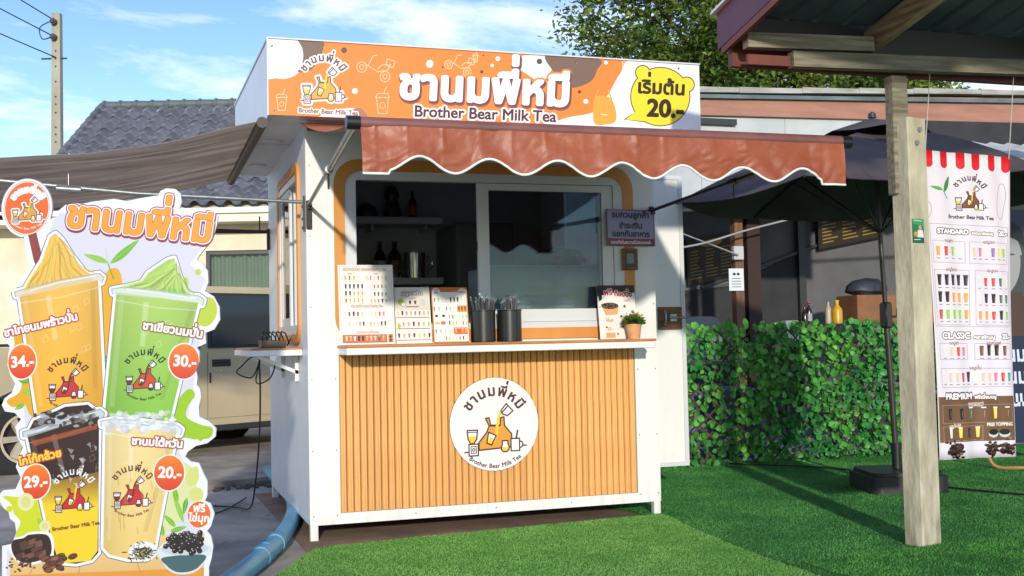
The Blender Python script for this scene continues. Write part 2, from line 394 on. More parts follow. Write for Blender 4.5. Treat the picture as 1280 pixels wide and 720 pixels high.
def logo(cv, cx, cy, R, ink=(84, 44, 40), cloth=(226, 160, 62), tea=(250, 205, 60), paper=(250, 248, 246), halo=None, txt=None, full=True, bottom=True):
    """round shop emblem: title in an arc, apron, cups and grinder, name below (R = radius of the emblem)"""
    k = R / 280.; P = lambda pts: [(cx + (a - 347) * k, cy + (b - 362) * k) for a, b in pts]; lw = max(4.2 * k, .22); txt = txt or ink
    aprn = P([(290, 325), (312, 322), (322, 368), (382, 370), (386, 325), (408, 320), (410, 372), (436, 404), (455, 425), (455, 505), (245, 516), (245, 470), (296, 410), (312, 372)])
    cup2 = P([(308, 410), (356, 432), (326, 488), (296, 476)]); jug = P([(388, 284), (424, 240), (466, 286), (430, 314), (402, 304)])
    hop = P([(172, 394), (238, 394), (231, 450), (212, 475), (192, 475), (177, 445)]); hopt = P([(176, 430), (233, 430), (230, 450), (212, 474), (192, 474), (178, 447)])
    body = P([(182, 478), (240, 478), (240, 548), (182, 548)]); pot = P([(395, 466), (430, 466), (430, 486), (437, 500), (437, 520), (424, 532), (400, 532), (388, 520), (388, 500), (395, 486)]); pott = P([(389, 505), (436, 505), (436, 520), (424, 531), (400, 531), (389, 520)])
    mug = P([(450, 455), (505, 455), (505, 530), (450, 530)]); stream = P([(392, 286), (374, 320), (364, 370), (360, 415), (345, 455), (322, 482)])
    if halo:
        for q in (aprn, cup2, jug, hop, body, pot, mug): cv.line(q, 20 * k, halo, True)
        cv.line(P([(160, 525), (545, 505)]), 12 * k, halo)
        for t, a, s_, st_ in (("ชานมพี่หมี", (R * .70, 0.0), R * .31, 0),): cv.text(t, cx, cy + R * .0, s_, halo, bold=16 * k, arc=(R * .62, 0.0), sp=.05)
    cv.line(P([(155, 526), (183, 525)]), lw, ink); cv.line(P([(505, 500), (548, 500)]), lw, ink); cv.line(P([(240, 517), (455, 505)]), lw, ink)
    cv.poly(aprn, cloth); cv.line(aprn, lw, ink, True)
    cv.line(P([(318, 372), (378, 373)]), lw, ink)
    cv.line(stream, 9 * k, tea); cv.poly(cup2, paper); cv.poly(P([(318, 440), (340, 448), (324, 484), (300, 474)]), tea); cv.line(cup2, lw, ink, True)
    cv.poly(jug, paper); cv.line(jug, lw, ink, True); cv.line(P([(398, 292), (432, 256)]), lw, ink)
    cv.poly(hop, paper); cv.poly(hopt, tea); cv.line(hop, lw, ink, True); cv.line(P([(176, 406), (236, 406)]), lw * .7, ink)
    cv.poly(body, paper); cv.line(body, lw, ink, True); cv.line(P([(195, 492), (227, 492), (227, 532), (195, 532)]), lw * .7, ink, True); cv.ell(*P([(211, 512)])[0], 7 * k, 9 * k, None, line=ink, lr=lw * .7)
    cv.poly(pot, paper); cv.poly(pott, tea); cv.line(pot, lw, ink, True)
    cv.ell(*P([(512, 492)])[0], 14 * k, 18 * k, paper, line=ink, lr=lw); cv.poly(mug, paper); cv.line(mug, lw, ink, True); cv.line(P([(484, 455), (494, 408)]), lw * 1.3, ink)
    cv.text("ชานมพี่หมี", cx, cy, R * .31, txt, bold=2.8 * k, arc=(R * .62, 0.0), sp=.05)
    if bottom: cv.text("Brother Bear Milk Tea", cx, cy, R * .128, txt, bold=1.0 * k, arc=(-R * .95, 0.0), sp=.05) if full else cv.text("Brother Bear Milk Tea", cx, cy + R * .83, R * .17, txt, bold=1.5 * k)
# ================================================================== SETTING
m_conc = pm('concrete', rgb(188, 182, 174), rgb(126, 122, 117), rough=.9, scale=1.3, distort=.8, bump=.5, bscale=45, detail=8)
m_conc2 = pm('worn_concrete', rgb(184, 172, 154), rgb(140, 130, 118), rough=.92, scale=2.5, bump=.6, bscale=60, detail=8)
m_slab = pm('brown_concrete', rgb(150, 122, 100), rgb(116, 94, 78), rough=.9, scale=3, bump=.4, bscale=50)
g = MB(); g.add([(-90, -60, 0), (90, -60, 0), (90, 140, 0), (-90, 140, 0)], [(0, 1, 2, 3)]); struct('ground', g, m_conc)
g = MB(); edge = [(-9, 2.25), (-3, 2.35), (-1.2, 2.42), (-.76, 2.5), (-.55, 2.44), (-.35, 2.62), (-.2, 2.74), (.09, 2.86), (.5, 2.95), (1.5, 3.2), (3.2, 3.25)]
g.prism(edge + [(3.2, 30), (-9, 30)], lambda a, b, d: (a, b, d), .05, .002); struct('roadway', g, m_conc2, fixn=True)
g = MB(); g.prism([(-.05, -.9), (2.0, -.9), (2.02, .2), (2.1, .45), (2.1, 2.2), (-.1, 2.2)], lambda a, b, d: (a, b, d), .006, -.02); struct('paving_slab', g, m_slab, fixn=True)
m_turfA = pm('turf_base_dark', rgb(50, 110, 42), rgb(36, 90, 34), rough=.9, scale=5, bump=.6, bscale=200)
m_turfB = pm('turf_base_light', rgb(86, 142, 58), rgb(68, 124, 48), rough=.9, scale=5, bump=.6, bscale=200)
PA = [(2.0, -7), (11, -7), (11, 2.3), (2.35, 2.3), (2.2, .9), (1.96, .42), (2.02, .1)]
PB = [(-1.2, -4.2), (2.06, -4.2), (2.062, -1.87), (2.062, -1.36), (2.08, -1.01), (2.122, -.48), (2.2, .02), (2.19, .13), (2.02, .12), (1.5, .07), (.8, 0.0), (.3, -.06), (.016, -.104), (-.30, -.82), (-.75, -1.8)]
def tow(P, f): return [(-.8726 + (a + .8726) * f, -6.3114 + (b + 6.3114) * f) for a, b in P]
PB = tow(PB, .968)
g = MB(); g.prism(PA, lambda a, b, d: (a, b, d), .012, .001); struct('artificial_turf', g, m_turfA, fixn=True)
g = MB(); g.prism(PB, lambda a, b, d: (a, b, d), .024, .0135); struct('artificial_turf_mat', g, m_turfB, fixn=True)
def inpoly(P, x, y):
    c = np.zeros(len(x), bool); n = len(P)
    for i in range(n):
        (x0, y0), (x1, y1) = P[i], P[(i + 1) % n]
        if y0 == y1: continue
        c ^= ((y0 > y) != (y1 > y)) & (x < (x1 - x0) * (y - y0) / (y1 - y0) + x0)
    return c
def blades(name, poly, box, n, z, h, w, mat, label, excl=None):
    x = NR.uniform(box[0], box[2], n); y = NR.uniform(box[1], box[3], n); ok = inpoly(poly, x, y)
    if excl: ok &= ~inpoly(excl, x, y)
    x, y = x[ok], y[ok]; n = len(x); a = NR.uniform(0, 2 * pi, n); l = NR.normal(0, h * .45, (n, 2)) + np.array([.25 * h, -.1 * h]); hh = h * NR.uniform(.6, 1.15, n)
    co = np.empty((n, 3, 3)); co[:, 0] = np.c_[x - w * np.cos(a), y - w * np.sin(a), np.full(n, z)]; co[:, 1] = np.c_[x + w * np.cos(a), y + w * np.sin(a), np.full(n, z)]
    co[:, 2] = np.c_[x + l[:, 0], y + l[:, 1], z + hh]
    me = bpy.data.meshes.new(name); me.vertices.add(n * 3); me.vertices.foreach_set('co', co.ravel()); me.loops.add(n * 3); me.loops.foreach_set('vertex_index', np.arange(n * 3)); me.polygons.add(n)
    me.polygons.foreach_set('loop_start', np.arange(n) * 3); me.update(calc_edges=True); me.materials.append(mat)
    o = bpy.data.objects.new(name, me); COL.objects.link(o); tag(o, label, 'grass', None, 'stuff'); return o
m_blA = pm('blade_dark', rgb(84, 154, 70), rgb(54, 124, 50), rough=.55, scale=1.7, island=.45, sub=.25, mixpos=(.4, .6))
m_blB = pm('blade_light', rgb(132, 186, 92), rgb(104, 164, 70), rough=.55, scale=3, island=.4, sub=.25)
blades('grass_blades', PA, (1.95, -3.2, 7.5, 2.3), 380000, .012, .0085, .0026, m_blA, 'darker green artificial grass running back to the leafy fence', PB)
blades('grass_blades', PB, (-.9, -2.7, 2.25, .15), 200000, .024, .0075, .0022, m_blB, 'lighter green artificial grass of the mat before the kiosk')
PC = [(2.075, -1.66), (2.35, -1.63), (2.7, -1.585), (3.0, -1.53), (3.6, -1.5), (7, -1.62), (7, -6.8), (2.075, -6.8)]
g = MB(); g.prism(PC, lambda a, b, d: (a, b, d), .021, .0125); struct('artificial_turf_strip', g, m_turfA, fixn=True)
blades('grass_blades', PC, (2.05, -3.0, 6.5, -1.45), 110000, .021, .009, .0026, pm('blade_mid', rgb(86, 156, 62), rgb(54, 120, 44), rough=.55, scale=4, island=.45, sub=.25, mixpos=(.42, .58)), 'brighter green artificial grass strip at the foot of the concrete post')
# debris along the broken edge of the roadway
g = MB()
for i in range(130):
    t = random.random(); x = -1.3 + 1.5 * t; y = 2.35 + .35 * t + random.gauss(0, .09); s_ = random.uniform(.006, .028)
    g.box((x, y, .0), (x + s_ * 1.6, y + s_ * 1.2, s_ * .9))
tag(g.build('rubble', pm('rubble', rgb(70, 66, 62), rgb(110, 102, 92), rough=.95, scale=20)), 'small broken concrete crumbs along the roadway edge', 'rubble', None, 'stuff')
LFm = MB().add([(0, 0, 0), (.018, .012, .004), (.05, .004, .009), (.018, -.013, .003)], [(0, 1, 2), (0, 2, 3)]); lf0 = None; m_dry = pm('dry_leaf', rgb(132, 96, 54), rgb(92, 66, 38), rough=.8, scale=30, island=.4)
for i in range(26):
    x, y = (random.uniform(-.75, -.05), random.uniform(-1.0, 2.3)) if i < 13 else (random.uniform(2.2, 5.2), random.uniform(-1.4, 1.9))
    o = LFm.build('fallen_leaf', m_dry) if lf0 is None else bpy.data.objects.new('fallen_leaf', lf0.data)
    if lf0 is None: lf0 = o
    else: COL.objects.link(o)
    o.location = (x, y, .004 if i < 13 else .0225); o.rotation_euler = (random.uniform(-.2, .2), random.uniform(-.2, .1), random.uniform(0, 6.28)); s_ = random.uniform(.45, .9); o.scale = (s_, s_, s_)
    tag(o, 'small dry brown leaf lying on the concrete beside the kiosk' if i < 13 else 'small dry brown leaf lying on the dark green turf', 'leaf', 'dry leaves on the concrete' if i < 13 else 'dry leaves on the turf')
# ================================================================== KIOSK
m_white = pm('white_panel', (.80, .79, .76), (.76, .75, .72), rough=.38, scale=1.5, bump=.04, bscale=12, rvar=.05)
m_whiteg = pm('white_sheet_metal', (.74, .76, .78), (.68, .70, .73), rough=.42, scale=2.2)
m_in = pm('shaded_inner_panel', (.32, .33, .34), (.27, .28, .29), rough=.6, scale=3)  # white panels seen from inside, greyed so the colour carries the interior shade
m_alu = pm('white_aluminium', (.62, .63, .64), rough=.35)
m_alud = pm('grey_aluminium', (.30, .31, .32), rough=.35)
m_orange = pm('caramel_trim', rgb(214, 146, 66), rgb(200, 132, 56), rough=.45, scale=4, stretch=(1, 1, .3))
m_slat = pm('fluted_board', rgb(230, 174, 106), rgb(216, 158, 90), rough=.5, scale=5, stretch=(6, 6, .5), bump=.1, bscale=30, island=.10)
m_wood = pm('counter_wood', rgb(206, 138, 76), rgb(172, 104, 54), rough=.4, scale=6, stretch=(.6, 8, 4), distort=1.0)
m_black = pm('black_metal', (.012, .012, .013), rough=.35)
m_steel = pm('galvanised_steel', (.42, .43, .42), (.30, .31, .31), rough=.35, metal=.7, scale=25)
def weather(m, dirt, z0, z1, amt):
    nt = m.node_tree; b = nt.nodes['Principled BSDF']; lk = nt.links; src = b.inputs['Base Color'].links[0].from_socket
    tcn = nt.nodes.new('ShaderNodeTexCoord'); mp_ = nt.nodes.new('ShaderNodeMapping'); mp_.inputs['Scale'].default_value = (1, 1, .22); lk.new(tcn.outputs['Object'], mp_.inputs[0])
    n_ = nt.nodes.new('ShaderNodeTexNoise'); n_.inputs['Scale'].default_value = 26; n_.inputs['Detail'].default_value = 8; lk.new(mp_.outputs[0], n_.inputs['Vector'])
    sp_ = nt.nodes.new('ShaderNodeSeparateXYZ'); lk.new(tcn.outputs['Object'], sp_.inputs[0])
    hr = nt.nodes.new('ShaderNodeMapRange'); hr.inputs['From Min'].default_value = z1; hr.inputs['From Max'].default_value = z0; hr.inputs['To Min'].default_value = .12; lk.new(sp_.outputs['Z'], hr.inputs['Value'])
    nr_ = nt.nodes.new('ShaderNodeMapRange'); nr_.inputs['From Min'].default_value = .42; nr_.inputs['From Max'].default_value = .72; lk.new(n_.outputs['Fac'], nr_.inputs['Value'])
    mu = nt.nodes.new('ShaderNodeMath'); mu.operation = 'MULTIPLY'; lk.new(hr.outputs[0], mu.inputs[0]); lk.new(nr_.outputs[0], mu.inputs[1]); m2 = nt.nodes.new('ShaderNodeMath'); m2.operation = 'MULTIPLY'; m2.inputs[1].default_value = amt; lk.new(mu.outputs[0], m2.inputs[0])
    mx = nt.nodes.new('ShaderNodeMixRGB'); mx.inputs[2].default_value = (*dirt, 1); lk.new(m2.outputs[0], mx.inputs[0]); lk.new(src, mx.inputs[1]); lk.new(mx.outputs[0], b.inputs['Base Color'])
weather(m_white, rgb(150, 130, 104), .08, .3, .26); weather(m_whiteg, rgb(140, 124, 104), .08, .4, .30); weather(m_slat, rgb(150, 100, 56), .14, .5, .35)
def glass_mat(name, tint=(.85, .9, .92), gl=.10, rough=.02, diff=0.0, dc=(.5, .55, .6)):
    m = bpy.data.materials.new(name); m.use_nodes = True; nt = m.node_tree; nt.nodes.remove(nt.nodes['Principled BSDF']); o = nt.nodes['Material Output']
    t = nt.nodes.new('ShaderNodeBsdfTransparent'); t.inputs[0].default_value = (*tint, 1); g_ = nt.nodes.new('ShaderNodeBsdfGlossy'); g_.inputs['Roughness'].default_value = rough
    f = nt.nodes.new('ShaderNodeFresnel'); f.inputs[0].default_value = 1.5; a = nt.nodes.new('ShaderNodeMath'); a.operation = 'ADD'; a.inputs[1].default_value = gl - .04
    x = nt.nodes.new('ShaderNodeMixShader'); nt.links.new(f.outputs[0], a.inputs[0]); nt.links.new(a.outputs[0], x.inputs[0]); nt.links.new(t.outputs[0], x.inputs[1]); nt.links.new(g_.outputs[0], x.inputs[2])
    last = x
    if diff:
        d = nt.nodes.new('ShaderNodeBsdfDiffuse'); d.inputs[0].default_value = (*dc, 1); y = nt.nodes.new('ShaderNodeMixShader'); y.inputs[0].default_value = diff
        nt.links.new(x.outputs[0], y.inputs[1]); nt.links.new(d.outputs[0], y.inputs[2]); last = y
    nt.links.new(last.outputs[0], o.inputs[0]); return m
m_glass = glass_mat('window_glass', (.80, .84, .86), .022)
m_glassd = glass_mat('dark_glass', (.10, .13, .17), .06)
KW = 2.138; KD = 1.97
kio = thing('milk_tea_kiosk', 'white and caramel milk tea kiosk with orange sign and brown awning', 'kiosk', (KW / 2, KD / 2, 0))
g = MB()
for a, b in (((0, 0, .09), (.171, .06, 2.332)), ((1.985, 0, .09), (KW, .06, 2.332)), ((.171, 0, .09), (1.985, .06, .15)), ((.171, 0, 1.03), (1.985, .06, 1.15)), ((.171, 0, 2.05), (1.985, .06, 2.332)), ((.171, 0, 1.15), (.26, .06, 2.05)), ((1.90, 0, 1.15), (1.985, .06, 2.05))): g.box(a, b)
g.box((.171, .03, .15), (1.985, .06, 1.03)); g.build('front_wall', m_white, kio)
g = MB()
for y0, y1, z0, z1 in ((.06, .33, .09, 2.332), (1.23, KD, .09, 2.332), (.33, 1.23, .09, 1.2), (.33, 1.23, 2.08, 2.332)): g.box((0, y0, z0), (.05, y1, z1))
g.build('side_wall', m_whiteg, kio)
g = MB()
for y0, y1, z0, z1 in ((.06, .8, .09, 2.332), (1.42, KD, .09, 2.332), (.8, 1.42, .09, .19), (.8, 1.42, 2.2, 2.332)): g.box((KW - .05, y0, z0), (KW, y1, z1))
g.build('side_wall', m_whiteg, kio)
g = MB(); g.box((.05, 1.92, .09), (KW - .05, KD, 2.332)); g.build('back_wall', m_whiteg, kio)
g = MB(); g.box((.051, .061, .093), (KW - .051, 1.919, .12)); g.box((.052, 1.912, .12), (KW - .052, 1.919, 2.3)); g.box((.0505, .0605, 2.29), (KW - .0505, 1.918, 2.31)); g.box((KW - .06, .061, .12), (KW - .051, .79, 2.28)); g.build('interior_lining', m_in, kio)
legm = MB(); legm.box((-.022, -.022, 0), (.022, .022, .0895), .003)
l0 = None
for x, y in ((.024, .024), (KW - .024, .024), (.024, KD - .03), (KW - .024, KD - .03), (KW / 2, KD - .03)):
    if l0 is None: l0 = legm.build('leg', m_white, kio); me = l0
    o = l0 if me is l0 else inst(l0, 'leg', kio)
    me = None; o.location = (x - KW / 2, y - KD / 2, -.001 if y > 1 or x < 1 else 0)
# fluted boards, one by one
NS = 46; pit = (1.985 - .171) / NS; sl = None
for i in range(NS):
    if sl is None:
        g = MB(); w = pit * .40
        prof = [(-w - .002, .0295), (-w - .002, .012), (-w + .003, .004), (-.0035, .004), (-.002, .0085), (.002, .0085), (.0035, .004), (w - .003, .004), (w + .002, .012), (w + .002, .0295)]
        g.prism(prof, lambda a, b, d: (a, b, d), .152, 1.0295); sl = g.build('fluted_board', m_slat, kio, fixn=True); o = sl
    else: o = inst(sl, 'fluted_board', kio)
    o.location = (.171 + pit * (i + .5) - KW / 2, -KD / 2 + random.uniform(-.001, .0005), 0)
sc_m = MB(); sc_m.lathe([(.001, -.0022), (.0045, -.0018), (.005, 0)], (0, 0, 0), 8); s0 = None
for x, zs in ((.02, (.14, .5, .9, 1.3, 1.7, 2.1)), (.152, (.14, .5, .9)), (2.004, (.14, .5, .9)), (2.122, (.14, .5, .9, 1.3, 1.7, 2.1)), (.6, (.12,)), (1.08, (.12,)), (1.55, (.12,))):
    for z in zs:
        if s0 is None: s0 = sc_m.build('screw', m_steel, kio, smooth=True); o = s0
        else: o = inst(s0, 'screw', kio)
        o.rotation_euler = (-pi / 2, 0, 0); o.location = (x - KW / 2, -KD / 2 - .0002, z)
g = MB(); g.box((.1705, -.0012, .15), (.1725, .001, 1.03)); g.build('sealant_bead', m_alud, kio); g = MB(); g.box((1.9835, -.0012, .15), (1.9855, .001, 1.03)); g.build('sealant_bead', m_alud, kio)
# round emblem
cv = Canvas(700, 700, (243, 240, 238)); logo(cv, 350, 350, 340)
cv.ell(350, 350, 346, 346, None, line=(120, 90, 70), lr=2.0)
m_logo = print_mat('emblem_print', cv, .5)
g = MB(); n = 64; R_ = .272; cx, cz = 1.078, .606
vs = [(cx + R_ * cos(2 * pi * k / n), -.0065, cz + R_ * sin(2 * pi * k / n)) for k in range(n)] + [(cx + R_ * cos(2 * pi * k / n), .002, cz + R_ * sin(2 * pi * k / n)) for k in range(n)]
g.add(vs, [tuple(range(n)), tuple(range(n, 2 * n))[::-1]] + [(k, k + n, (k + 1) % n + n, (k + 1) % n) for k in range(n)])
o = g.build('emblem_disc', m_logo, kio); uvl = o.data.uv_layers.new(name='UVMap')
for p in o.data.polygons:
    for li in p.loop_indices:
        c = o.data.vertices[o.data.loops[li].vertex_index].co; uvl.data[li].uv = ((c.x - cx) / R_ / 2 * .985 + .5, (c.z - cz) / R_ / 2 * .985 + .5)
# window trim, frame, sashes
g = MB(); g.ring(rrect(.155, 1.10, 1.995, 2.14, .14), rrect(.215, 1.165, 1.93, 2.075, .10), XZ, -.016, .003); g.build('window_trim', m_orange, kio, fixn=True)
win = MB(); win.ring(rrect(.213, 1.163, 1.932, 2.077, .10), rrect(.28, 1.20, 1.865, 2.025, .012), XZ, -.010, .045); win = win.build('window_frame', m_alu, kio, fixn=True)
def sash(x0, x1, y, z0=1.202, z1=2.022, st=.07, bot=.07):
    g = MB(); g.box((x0, y, z0), (x0 + st, y + .02, z1)); g.box((x1 - st, y, z0), (x1, y + .02, z1)); g.box((x0 + st, y + .001, z0), (x1 - st, y + .019, z0 + bot)); g.box((x0 + st, y + .001, z1 - .04), (x1 - st, y + .019, z1)); g.box((x0 + st, y + .004, z0 + bot), (x1 - st, y + .016, z0 + bot + .004))
    s = g.build('sash', m_alu, win); s.location = (0, 0, 0)
    q = MB(); q.box((x0 + st, y + .008, z0 + bot), (x1 - st, y + .012, z1 - .04)); q = q.build('pane', m_glass, win); q.location = (0, 0, 0)
sash(1.0, 1.862, .0); sash(1.03, 1.83, .024, st=.05, bot=.05)
g = MB(); g.box((.99, -.003, 1.62), (.997, .02, 1.68)); g.build('sash_catch', m_black, win).location = (0, 0, 0)
# side window on the left wall
g = MB(); g.ring(rrect(.256, 1.10, 1.305, 2.17, .11), rrect(.31, 1.155, 1.25, 2.115, .08), YZ, -.016, .003); g.build('window_trim', m_orange, kio, fixn=True)
win2 = MB(); win2.ring(rrect(.308, 1.153, 1.252, 2.117, .08), rrect(.345, 1.21, 1.215, 2.07, .01), YZ, -.008, .045); win2 = win2.build('window_frame', m_alu, kio, fixn=True)
def sash2(y0, y1, x):
    g = MB(); z0, z1 = 1.212, 2.068
    g.box((x, y0, z0), (x + .018, y0 + .05, z1)); g.box((x, y1 - .05, z0), (x + .018, y1, z1)); g.box((x + .001, y0 + .05, z0), (x + .017, y1 - .05, z0 + .05)); g.box((x + .001, y0 + .05, z1 - .05), (x + .017, y1 - .05, z1)); g.build('sash', m_alu, win2).location = (0, 0, 0)
    q = MB(); q.box((x + .008, y0 + .05, z0 + .05), (x + .011, y1 - .05, z1 - .05)); q.build('pane', m_glass, win2).location = (0, 0, 0)
sash2(.75, 1.21, .0); sash2(.70, 1.17, .022)
# counters
g = MB(); g.box((.168, -.285, 1.032), (1.992, -.001, 1.072), .004); ct = g.build('counter', m_white, kio)
g = MB(); g.box((.162, -.292, 1.0715), (1.998, -.002, 1.086), .003); g.build('counter_top', m_wood, ct).location = (0, 0, 0)
g = MB(); g.box((-.30, .2, 1.032), (-.002, 1.31, 1.066), .004); ct2 = g.build('counter', m_white, kio)
g = MB(); g.box((-.29, .21, 1.0655), (-.004, 1.30, 1.078), .003); g.build('counter_top', m_wood, ct2).location = (0, 0, 0)
for y in (.4, 1.1): b_ = MB(); b_.bar((-.24, y, 1.03), (-.003, y, .93), .02); b_.bar((-.012, y, .88), (-.012, y, 1.03), .02); b_.build('bracket', m_white, ct2).location = (0, 0, 0)
# header box with printed sign
X0, X1, YF, YB, ZB, ZF, ZR = -.2255, 2.3565, -.2355, 2.0, 2.3301, 2.745, 2.84
g = MB(); g.prism([(YF, ZB), (YF, ZF), (YB, ZR), (YB, ZB)], YZ, X0, X1); hd = g.build('header_box', m_whiteg, kio, fixn=True)
cW, cH = 1900, 305
cv = Canvas(cW, cH, (250, 140, 62), warp=homog([proj((X0, YF, ZF)), proj((X1, YF, ZF)), proj((X1, YF, ZB)), proj((X0, YF, ZB))], [(0, 0), (cW, 0), (cW, cH), (0, cH)]))
BRN = (128, 104, 88)
cv.ell(353, 66, 31, 33, (240, 236, 240)); cv.poly([(330, 40), (366, 46), (376, 70), (360, 96), (330, 100)], (240, 236, 240))
cv.poly(smoothp([(366, 48), (402, 52), (404, 60), (400, 72), (388, 88), (372, 90), (364, 78), (362, 62)]), BRN)
cv.ell(353, 70, 26, 28, (240, 236, 240)); cv.poly([(330, 40), (361, 46), (378, 60), (374, 82), (352, 98), (330, 97)], (240, 236, 240))
cv.poly(smoothp([(652, 70), (690, 72), (688, 90), (676, 102), (660, 94), (648, 84)]), (238, 232, 236)); cv.poly(smoothp([(684, 68), (748, 74), (746, 88), (738, 102), (716, 110), (700, 102), (690, 88)]), BRN)
cv.poly(smoothp([(795, 74), (900, 80), (900, 170), (690, 162), (706, 148), (742, 140), (760, 118), (775, 92)]), (243, 241, 246))
cv.poly(smoothp([(395, 148), (420, 138), (446, 136), (452, 150), (440, 160), (396, 158)]), (240, 236, 240)); cv.poly(smoothp([(440, 138), (452, 136), (460, 150), (440, 152)]), (176, 120, 96))
cv.ell(537, 80, 4.6, 4.9, (246, 240, 240)); cv.ell(443.5, 114, 3.6, 3.6, (246, 240, 240))
for x, y, r in ((622, 73.5, 3), (615, 82, 2.2), (757, 78.5, 2.4), (732, 127, 3)): cv.ell(x, y, r, r, (246, 240, 240))
for x, y, r in ((674, 77, 3.4), (602, 90, 2.2), (724, 115, 2.2), (430, 63, 3.6), (553, 84, 1.3), (604, 69.5, 1.2)): cv.ell(x, y, r, r, (104, 84, 70))
for x, y in ((340, 58), (720, 78), (343, 139), (848, 86)): cv.ell(x, y, 1.2, 1.3, (60, 50, 45)); cv.ell(x + .4, y + .5, .6, .6, (220, 220, 220))
W1 = (255, 214, 176)
def bike(x, y, k=1.0):   # thin line drawing of a delivery scooter
    cv.ell(x - 18 * k, y + 6 * k, 6 * k, 6.5 * k, None, line=W1, lr=.45); cv.ell(x - 18 * k, y + 6 * k, 2.6 * k, 3 * k, None, line=W1, lr=.4); cv.ell(x + 11 * k, y + 18 * k, 6 * k, 6.5 * k, None, line=W1, lr=.45); cv.ell(x + 11 * k, y + 18 * k, 2.6 * k, 3 * k, None, line=W1, lr=.4)
    cv.line([(x - 14 * k, y + 2 * k), (x + 2 * k, y + 12 * k), (x + 14 * k, y + 10 * k), (x + 18 * k, y + 3 * k), (x + 8 * k, y + 3 * k), (x + 2 * k, y + 8 * k)], .45, W1); cv.line([(x - 10 * k, y + 4 * k), (x - 4 * k, y - 8 * k), (x + 2 * k, y - 9 * k)], .45, W1); cv.line([(x + 14 * k, y - 4 * k), (x + 24 * k, y - 1 * k), (x + 21 * k, y + 7 * k), (x + 12 * k, y + 4 * k)], .45, W1, True)
bike(470, 78); bike(575, 76, .8)
def cupline(x, y, k=1.0, col=W1):
    cv.line([(x - 6 * k, y - 8 * k), (x + 6 * k, y - 8 * k), (x + 4.4 * k, y + 8 * k), (x - 4.4 * k, y + 8 * k)], .42, col, True); cv.line([(x - 7 * k, y - 8 * k), (x - 5 * k, y - 12 * k), (x + 5 * k, y - 12 * k), (x + 7 * k, y - 8 * k)], .42, col, True); cv.line([(x + 1 * k, y - 12 * k), (x + 4 * k, y - 19 * k)], .42, col); cv.ell(x, y, 2.6 * k, 3 * k, None, line=col, lr=.35)
cupline(478, 132, 1.25); cupline(352, 130, 1.0); cupline(781, 84, .6); cupline(594, 74, .5)
logo(cv, 404, 102, 41, ink=(110, 74, 66), cloth=(222, 172, 74), halo=(248, 244, 244), full=False, bottom=False)
cv.text("Brother Bear Milk Tea", 410, 142.5, 8.2, (140, 96, 80), bold=.25, outs=((1.6, (250, 244, 244)),), ang=.052)
cv.text("Brother Bear Milk Tea", 606, 149, 20.5, (84, 46, 52), bold=.5, fit=178, outs=((2.6, (252, 247, 248)),), ang=.040, sx=1.0)
cv.text("ชานมพี่หมี", 605, 127, 55, (252, 249, 252), bold=2.6, fit=209, sp=.02, outs=((5.0, (250, 140, 66), (0, 0)), (4.4, (150, 84, 66), (1, 2.6)), (3.0, (112, 66, 70), (1, 1.8))), ang=.046)
# small apron figure-free badge and the yellow bubble
cv.poly(smoothp([(744, 122), (764, 124), (770, 150), (756, 156), (742, 153)]), (226, 168, 72)); cv.line([(744, 122), (748, 112)], .9, (226, 168, 72)); cv.line([(764, 124), (760, 113)], .9, (226, 168, 72)); cv.line([(751, 143), (759, 144)], .5, (250, 240, 230))
B = (250, 222, 54); K = (60, 50, 30)
for lw_, c_ in ((1.1, K), (0, B)):
    for ex, ey, er in ((803, 91, 8.5), (858, 106, 9)): cv.ell(ex, ey, er + lw_, er + lw_, c_)
    cv.ell(825, 121, 36.5 + lw_, 34 + lw_ + 2, c_)
    cv.poly([(794, 140), (781.5 - lw_ * 2, 149.5), (806, 152 + lw_), (806, 140)], c_)
cv.text("เริ่มต้น", 826, 117.5, 23, K, bold=.9, ang=.05); cv.text("20.-", 831, 146, 30, K, bold=1.3, ang=.05)
m_sign = print_mat('header_print', cv, .35)
uv_quad('sign_panel', ((X0, YF - .004, ZB), (X1, YF - .004, ZB), (X1, YF - .004, ZF), (X0, YF - .004, ZF)), m_sign, hd, .0038, m_whiteg).location = (0, 0, 0)
g = MB(); g.bar((X0 - .002, YF - .006, ZF + .002), (X1 + .002, YF - .006, ZF + .002), .014, .008); g.bar((X0 - .003, YF - .003, ZF), (X0 - .003, YB, ZR), .008, .012); g.bar((X0 - .003, YF - .005, ZB - .004), (X0 - .003, YF - .005, ZF), .007, .012); g.build('edge_trim', m_alu, hd).location = (0, 0, 0)
g = MB(); g.box((X0 + .001, YF + .9, ZB - .0015), (-.001, YF + .903, ZB + .001)); g.build('soffit_joint', m_alud, hd).location = (0, 0, 0)
for y in (.55, 1.5):
    g = MB(); g.lathe([(.001, 0), (.055, 0), (.06, .006), (.06, .012)], (-.115, y, ZB - .012), 24); g.build('soffit_lamp', m_alu, hd, smooth=True).location = (0, 0, 0)
g = MB(); g.box((KW - .035, .815, .25), (KW - .028, 1.405, 2.19)); g.build('frosted_panel', pm('frosted_sheet', (.70, .76, .78), (.62, .68, .70), rough=.6, sub=.6, scale=9), kio)
